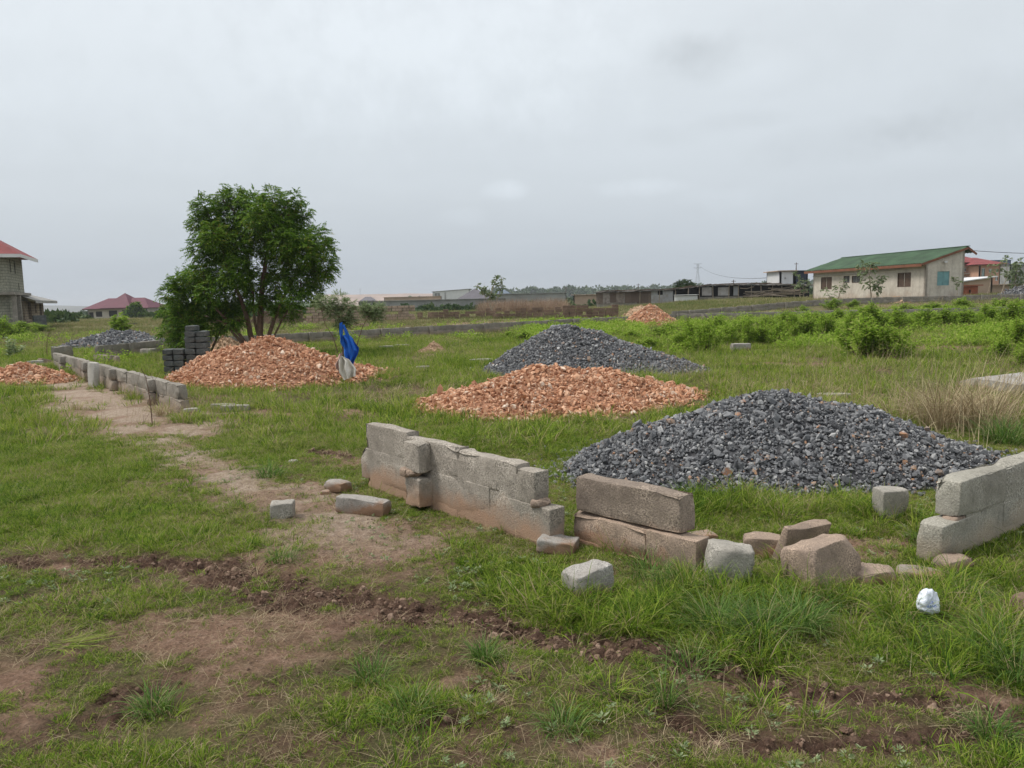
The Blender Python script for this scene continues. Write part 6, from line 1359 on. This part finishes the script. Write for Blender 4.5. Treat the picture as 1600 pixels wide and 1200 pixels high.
x, y = cand(2600, 2.3, 7); p = sst(fbm(x, y, 1.1, 3, 54), .5, .7) * (1 - mud(x, y)); k_ = (r.uniform(0, 1, len(x)) < p) & offpile(x, y); x, y = x[k_], y[k_]
P, Rr_ = place(x, y, .2); scatter('small_weeds', P, Rr_, r.uniform(.3, .7, len(x)), c_weed, 4, 'small broad leaved weeds in the grass')
# --- creeping mat of very short grass between the tufts
x, y = cand(110000, 2.2, 8.5); p = (.25 + .75 * sst(fbm(x, y, 4.0, 4, 27), .36, .55)) * (1 - .86 * bare(x, y)) * (1 - .9 * sandy(x, y)) * (1 - .9 * mud(x, y)) * (1 - .70 * thin(x, y)); k_ = (r.uniform(0, 1, len(x)) < p) & offpile(x, y); x, y = x[k_], y[k_]
P, Rr_ = place(x, y, .3); scatter('creeping_grass', P, Rr_, r.uniform(.28, .55, len(x)), c_short, 8, 'creeping mat of very short grass')
# --- field
x, y = cand(60000, 8.5, 34); p = np.clip(.22 + .9 * sst(fbm(x, y, .7, 4, 61), .36, .62), 0, 1) * (1 - .97 * bare(x, y)) * (1 - sandy(x, y)) * sst(y, 8, 11); k_ = (r.uniform(0, 1, len(x)) < p) & offpile(x, y, .85); x, y = x[k_], y[k_]
P, Rr_ = place(x, y, .2); scatter('field_grass', P, Rr_, r.uniform(.5, 1.5, len(x)) * (.7 + .6 * fbm(x, y, .9, 2, 66)), c_field, 6, 'green meadow grass filling the building plots')
x, y = cand(46000, 30, 130); p = np.clip(.25 + .9 * sst(fbm(x, y, .12, 4, 71), .35, .6), 0, 1) * (1 - .9 * bare(x, y)); p = p * (1 - .0 * y); k_ = (r.uniform(0, 1, len(x)) < p) & offpile(x, y, .95); x, y = x[k_], y[k_]
P, Rr_ = place(x, y, .15); scatter('far_grass', P, Rr_, r.uniform(.5, 1.2, len(x)) * np.interp(y, [30, 130], [.7, 1.5]), c_far, 5, 'rough grass on the far plots and the plain')
x, y = cand(9000, 8, 30); p = sst(fbm(x, y, .8, 4, 97), .52, .66) * (1 - bare(x, y)) * (1 - sandy(x, y)); k_ = (r.uniform(0, 1, len(x)) < p) & offpile(x, y, .92); x, y = x[k_], y[k_]
P, Rr_ = place(x, y, .2); scatter('field_clumps', P, Rr_, r.uniform(1.2, 2.6, len(x)), c_med, 6, 'taller grass clumps scattered over the plots')
x, y = cand(14000, 8, 32); p = sst(fbm(x, y, .45, 4, 98), .5, .68) * (1 - bare(x, y)); k_ = (r.uniform(0, 1, len(x)) < p) & offpile(x, y, .92); x, y = x[k_], y[k_]
P, Rr_ = place(x, y, .2); P[:, 2] += .03; scatter('field_straw', P, Rr_, r.uniform(1.5, 3.4, len(x)), c_straw, 5, 'dead dry stems matted in the meadow grass')
# --- leafy weeds between the shrubs of the right field
c_lw = newcoll('leafy_weed_models')
for q in range(4):
    n_ = 70; P_ = r.normal(0, .13, (n_, 3)); P_[:, 2] = r.uniform(.02, .30, n_); proto('lweed_%02d' % q, [leaves(P_, r.normal(0, 1, (n_, 3)) + [0, 0, .5], np.array([0, 0, 1.0]) + r.normal(0, .4, (n_, 3)), r.uniform(.05, .10, n_), r.uniform(.03, .06, n_))], M['leaf_bright'], c_lw)
x, y = cand(26000, 17, 48); px_ = 800 + 1200 * x / y; p = .75 * sst(px_, 1000, 1130) * sst(y, 19, 24) * sst(fbm(x, y, .45, 4, 91), .50, .62) * (1 - .9 * bare(x, y)) + .35 * sst(px_, 800, 830) * (1 - sst(px_, 1000, 1020)) * sst(y, 27, 30) + .12 * sst(fbm(x, y, .5, 3, 93), .55, .65); k_ = (r.uniform(0, 1, len(x)) < p * .8) & offpile(x, y, .9); x, y = x[k_], y[k_]
P, Rr_ = place(x, y, .2); scatter('leafy_weeds', P, Rr_, r.uniform(.5, 1.35, len(x)), c_lw, 4, 'bright leafy weeds spreading between the shrubs')
# --- dry stalks
SK = [(1075, 600, .9, 26, .8), (1120, 590, 1.6, 40, .9), (1030, 590, .5, 10, 1.), (690, 570, 1.3, 26, .9), (660, 540, 1.5, 20, .8), (1440, 560, 1.5, 30, 1.1), (1350, 580, 1.5, 22, 1), (1330, 540, 1.5, 20, 1.1), (1500, 630, 1.0, 90, 1.15), (1470, 650, .8, 60, 1.1), (1570, 660, .9, 80, 1.2), (1590, 600, 1.6, 60, 1.2), (230, 640, 1.0, 30, .6), (270, 650, .5, 26, .6), (260, 655, .5, 20, .6), (930, 495, 1.5, 24, 1.2), (1180, 470, 2., 20, 1.2), (1510, 478, 2.5, 60, 1.5), (1530, 470, 1.5, 40, 1.6), (500, 690, 1.2, 14, .5), (100, 720, 1.5, 10, .5), (1000, 755, .35, 8, .5), (860, 470, 3, 60, 1.2), (920, 482, 1.5, 60, 1.4), (590, 640, 2, 16, .5), (480, 540, 2, 20, .8)]
X_ = []; Y_ = []; S_ = []
for (px, py, sg, n_, s_) in SK:
    g = G(px, py); X_ += list(g[0] + r.normal(0, sg, n_)); Y_ += list(g[1] + r.normal(0, sg, n_)); S_ += list(r.uniform(.6, 1.25, n_) * s_)
x, y, s_ = np.array(X_), np.array(Y_), np.array(S_); k_ = offpile(x, y, .8) & (y > 2.5); P, Rr_ = place(x[k_], y[k_], .12); Rr_[:, 1] += .30; scatter('dry_stalks', P, Rr_ * [1, 1, .25], s_[k_], c_stalk, 5, 'thin dry seed stalks leaning in the wind')
X_ = []; Y_ = []
for px in np.linspace(755, 880, 60):
    for q in range(5): D_ = r.uniform(84, 98); a = at(px + r.normal(0, 3), 470, D_); X_.append(a[0]); Y_.append(a[1])
x, y = np.array(X_), np.array(Y_); P, Rr_ = place(x, y, .08); scatter('red_grass', P, Rr_, r.uniform(.8, 1.5, len(x)), c_red, 4, 'tall reddish brown dry grass stand behind the ruined walls')
# --- churned clods along the wheel ruts
X_ = []; Y_ = []; S_ = []
for pts, w_ in MUD:
    for a, b_ in zip(pts[:-1], pts[1:]):
        L_ = np.linalg.norm(b_ - a); n_ = int(L_ * w_ * 2600); t_ = r.uniform(0, 1, n_)[:, None]; q = a + (b_ - a) * t_ + r.normal(0, w_ * .75, (n_, 2)); X_ += list(q[:, 0]); Y_ += list(q[:, 1]); S_ += list(np.exp(r.normal(-4.45, .6, n_)))
x, y, s_ = np.array(X_), np.array(Y_), np.clip(np.array(S_), .004, .05); k_ = (y > 2.2) & (mud(x, y) > .15); P, Rr_ = place(x[k_], y[k_], .8); scatter('mud_clods', P, Rr_, s_[k_], c_clod, 6, 'broken clods of reddish brown mud along the ruts')
x, y = cand(26000, 2.3, 9); k_ = (r.uniform(0, 1, len(x)) < .12 + .7 * bare(x, y)) & (fbm(x, y, 3, 2, 8) > .42); P, Rr_ = place(x[k_], y[k_], .8); scatter('soil_crumbs', P, Rr_, np.exp(r.normal(-5.1, .4, k_.sum())), c_clod, 6, 'small soil crumbs on the bare patches')
# --- individual grass tussocks
TU = [(1120, 985, .26, 240, .30, 'big dark tussock of long grass under the speckled grey block', .10), (1190, 1000, .28, 260, .28, 'big dark tussock in front of the reddish block chunk', .10), (1250, 985, .26, 200, .26, 'wide tussock right of the biggest dark one', .09), (1010, 900, .20, 130, .10, 'tussock under the tilted brown wall', .16), (1060, 925, .22, 130, .14, 'tussock right under the middle of the tilted brown wall', .12), (870, 965, .16, 90, .03, 'spiky bright tussock left below the rounded half block', .05),
      (985, 985, .14, 90, .05, 'pale spiky tussock beside the mud rut', .05), (755, 1030, .14, 110, .05, 'round dark tussock standing alone in the middle foreground', .05), (640, 1120, .17, 110, .10, 'wide tussock in the lower middle foreground', .09), (580, 1060, .16, 80, .08, 'flat spreading tussock left of the lower middle one', .07), (240, 1110, .16, 120, .06, 'tussock with crossing blades at the lower left', .06), (90, 1010, .18, 60, .06, 'yellow green tussock bent over flat at the left', .06),
      (440, 880, .14, 90, .10, 'dark tussock beside the bare path', .09), (420, 745, .22, 90, .16, 'tussock on the far side of the path', .12), (1040, 1100, .28, 30, .03, 'few tall thin blades rising in the lower right middle', .03), (880, 1140, .14, 90, .08, 'tussock near the bottom centre edge', .07), (1420, 1000, .17, 110, .10, 'tussock right of the big dark clump', .09), (1560, 1010, .24, 160, .18, 'tall tussock near the right edge beside the sachet', .12), (1520, 940, .16, 90, .10, 'tussock behind the white sachet', .08), (1590, 1060, .28, 130, .14, 'tall grass clump cut by the right edge', .09),
      (1470, 668, .95, 190, .30, 'high arching pale seed stalks behind the tall dry tipped tussock, dry', .22), (1535, 668, 1.05, 190, .40, 'highest dry pale stalk clump near the broad pale slab', .26), (1400, 655, .60, 60, .30, 'small dry stalk clump on the slope behind the nearest gravel pile', .2), (1120, 800, .14, 110, .2, 'bright green tuft row between the tilted brown wall and the gravel', .16), (1290, 790, .16, 140, .2, 'bright low grass tuft at the right front foot of the nearest gravel pile', .2),
      (1480, 660, .50, 260, .22, 'tall dry tipped tussock right of the nearest gravel pile', .20), (1570, 690, .45, 240, .26, 'tall grass clump behind the right wall', .20), (1530, 640, .50, 160, .35, 'taller straw coloured tussock before the broad pale slab', .2), (1340, 905, .15, 80, .08, 'tussock hiding the foot of the tan rubble stone', .07), (1310, 955, .20, 120, .14, 'thick grass clump right of the wide tussock', .10), (290, 660, .30, 120, .18, 'yellowish tussock at the near end of the long left wall', .16), (255, 650, .28, 90, .16, 'straw coloured tussock against the long left wall', .14), (120, 640, .22, 50, .08, 'brown dry tuft on the path before the small orange pile', .07), (1180, 790, .18, 120, .22, 'dark green tussock at the foot of the nearest gravel pile', .16), (1440, 850, .15, 80, .06, 'tussock at the foot of the stepped wall end', .06), (1080, 1040, .2, 90, .14, 'tussock on the edge of the mud rut', .1), (1550, 1150, .14, 90, .08, 'tussock in the lower right corner', .07)]
for (px, py, hh, n_, sp_, lb, r0) in TU:
    g = G(px, py); z_ = float(tzm(g[0], g[1])); V, F = blades(int(n_ * 1.5), r, hh * .55, hh * 1.1, .0042 if g[1] < 6 else .007, .42, r0, 1.5, 5); V[:, 0] += g[0]; V[:, 1] += g[1]
    V[:, 2] += z_
    dry = any(w_ in lb for w_ in ('dry', 'straw', 'yellow', 'brown dry'))
    if 'bent' in lb: V[:, 0] = g[0] + (V[:, 0] - g[0]) * .9 + (V[:, 2] - z_) * 1.8; V[:, 2] = z_ + (V[:, 2] - z_) * .25
    o = mesh('grass_tussock', V, F, M['straw'] if ('straw' in lb or 'dry' in lb) else M['grass_pale'] if ('yellow' in lb or 'pale' in lb or 'bright' in lb) else M['tussock']); setorigin(o, (g[0], g[1], z_)); tag(o, lb, 'grass tussock')
    if 'tall dry' in lb or 'straw coloured tussock before' in lb or 'yellowish tussock at' in lb:
        pass

# ---------------------------------------------------------------- haze
mb = MB(); zt_ = 60; mb.box((0, 2450, (zt_ - 40) / 2), (7400, 5100, zt_ + 40)); hz_ = mb.build('haze', None); hm = bpy.data.materials.new('haze_air'); hm.use_nodes = True; hn = hm.node_tree; hn.nodes.clear()
pv = hn.nodes.new('ShaderNodeVolumePrincipled'); pv.inputs['Color'].default_value = (0.86, 0.90, 0.96, 1); pv.inputs['Density'].default_value = 0.0003; pv.inputs['Anisotropy'].default_value = 0.2
ho = hn.nodes.new('ShaderNodeOutputMaterial'); hn.links.new(pv.outputs[0], ho.inputs['Volume']); hz_.data.materials.append(hm); tag(hz_, 'thin pale haze', kind='stuff')
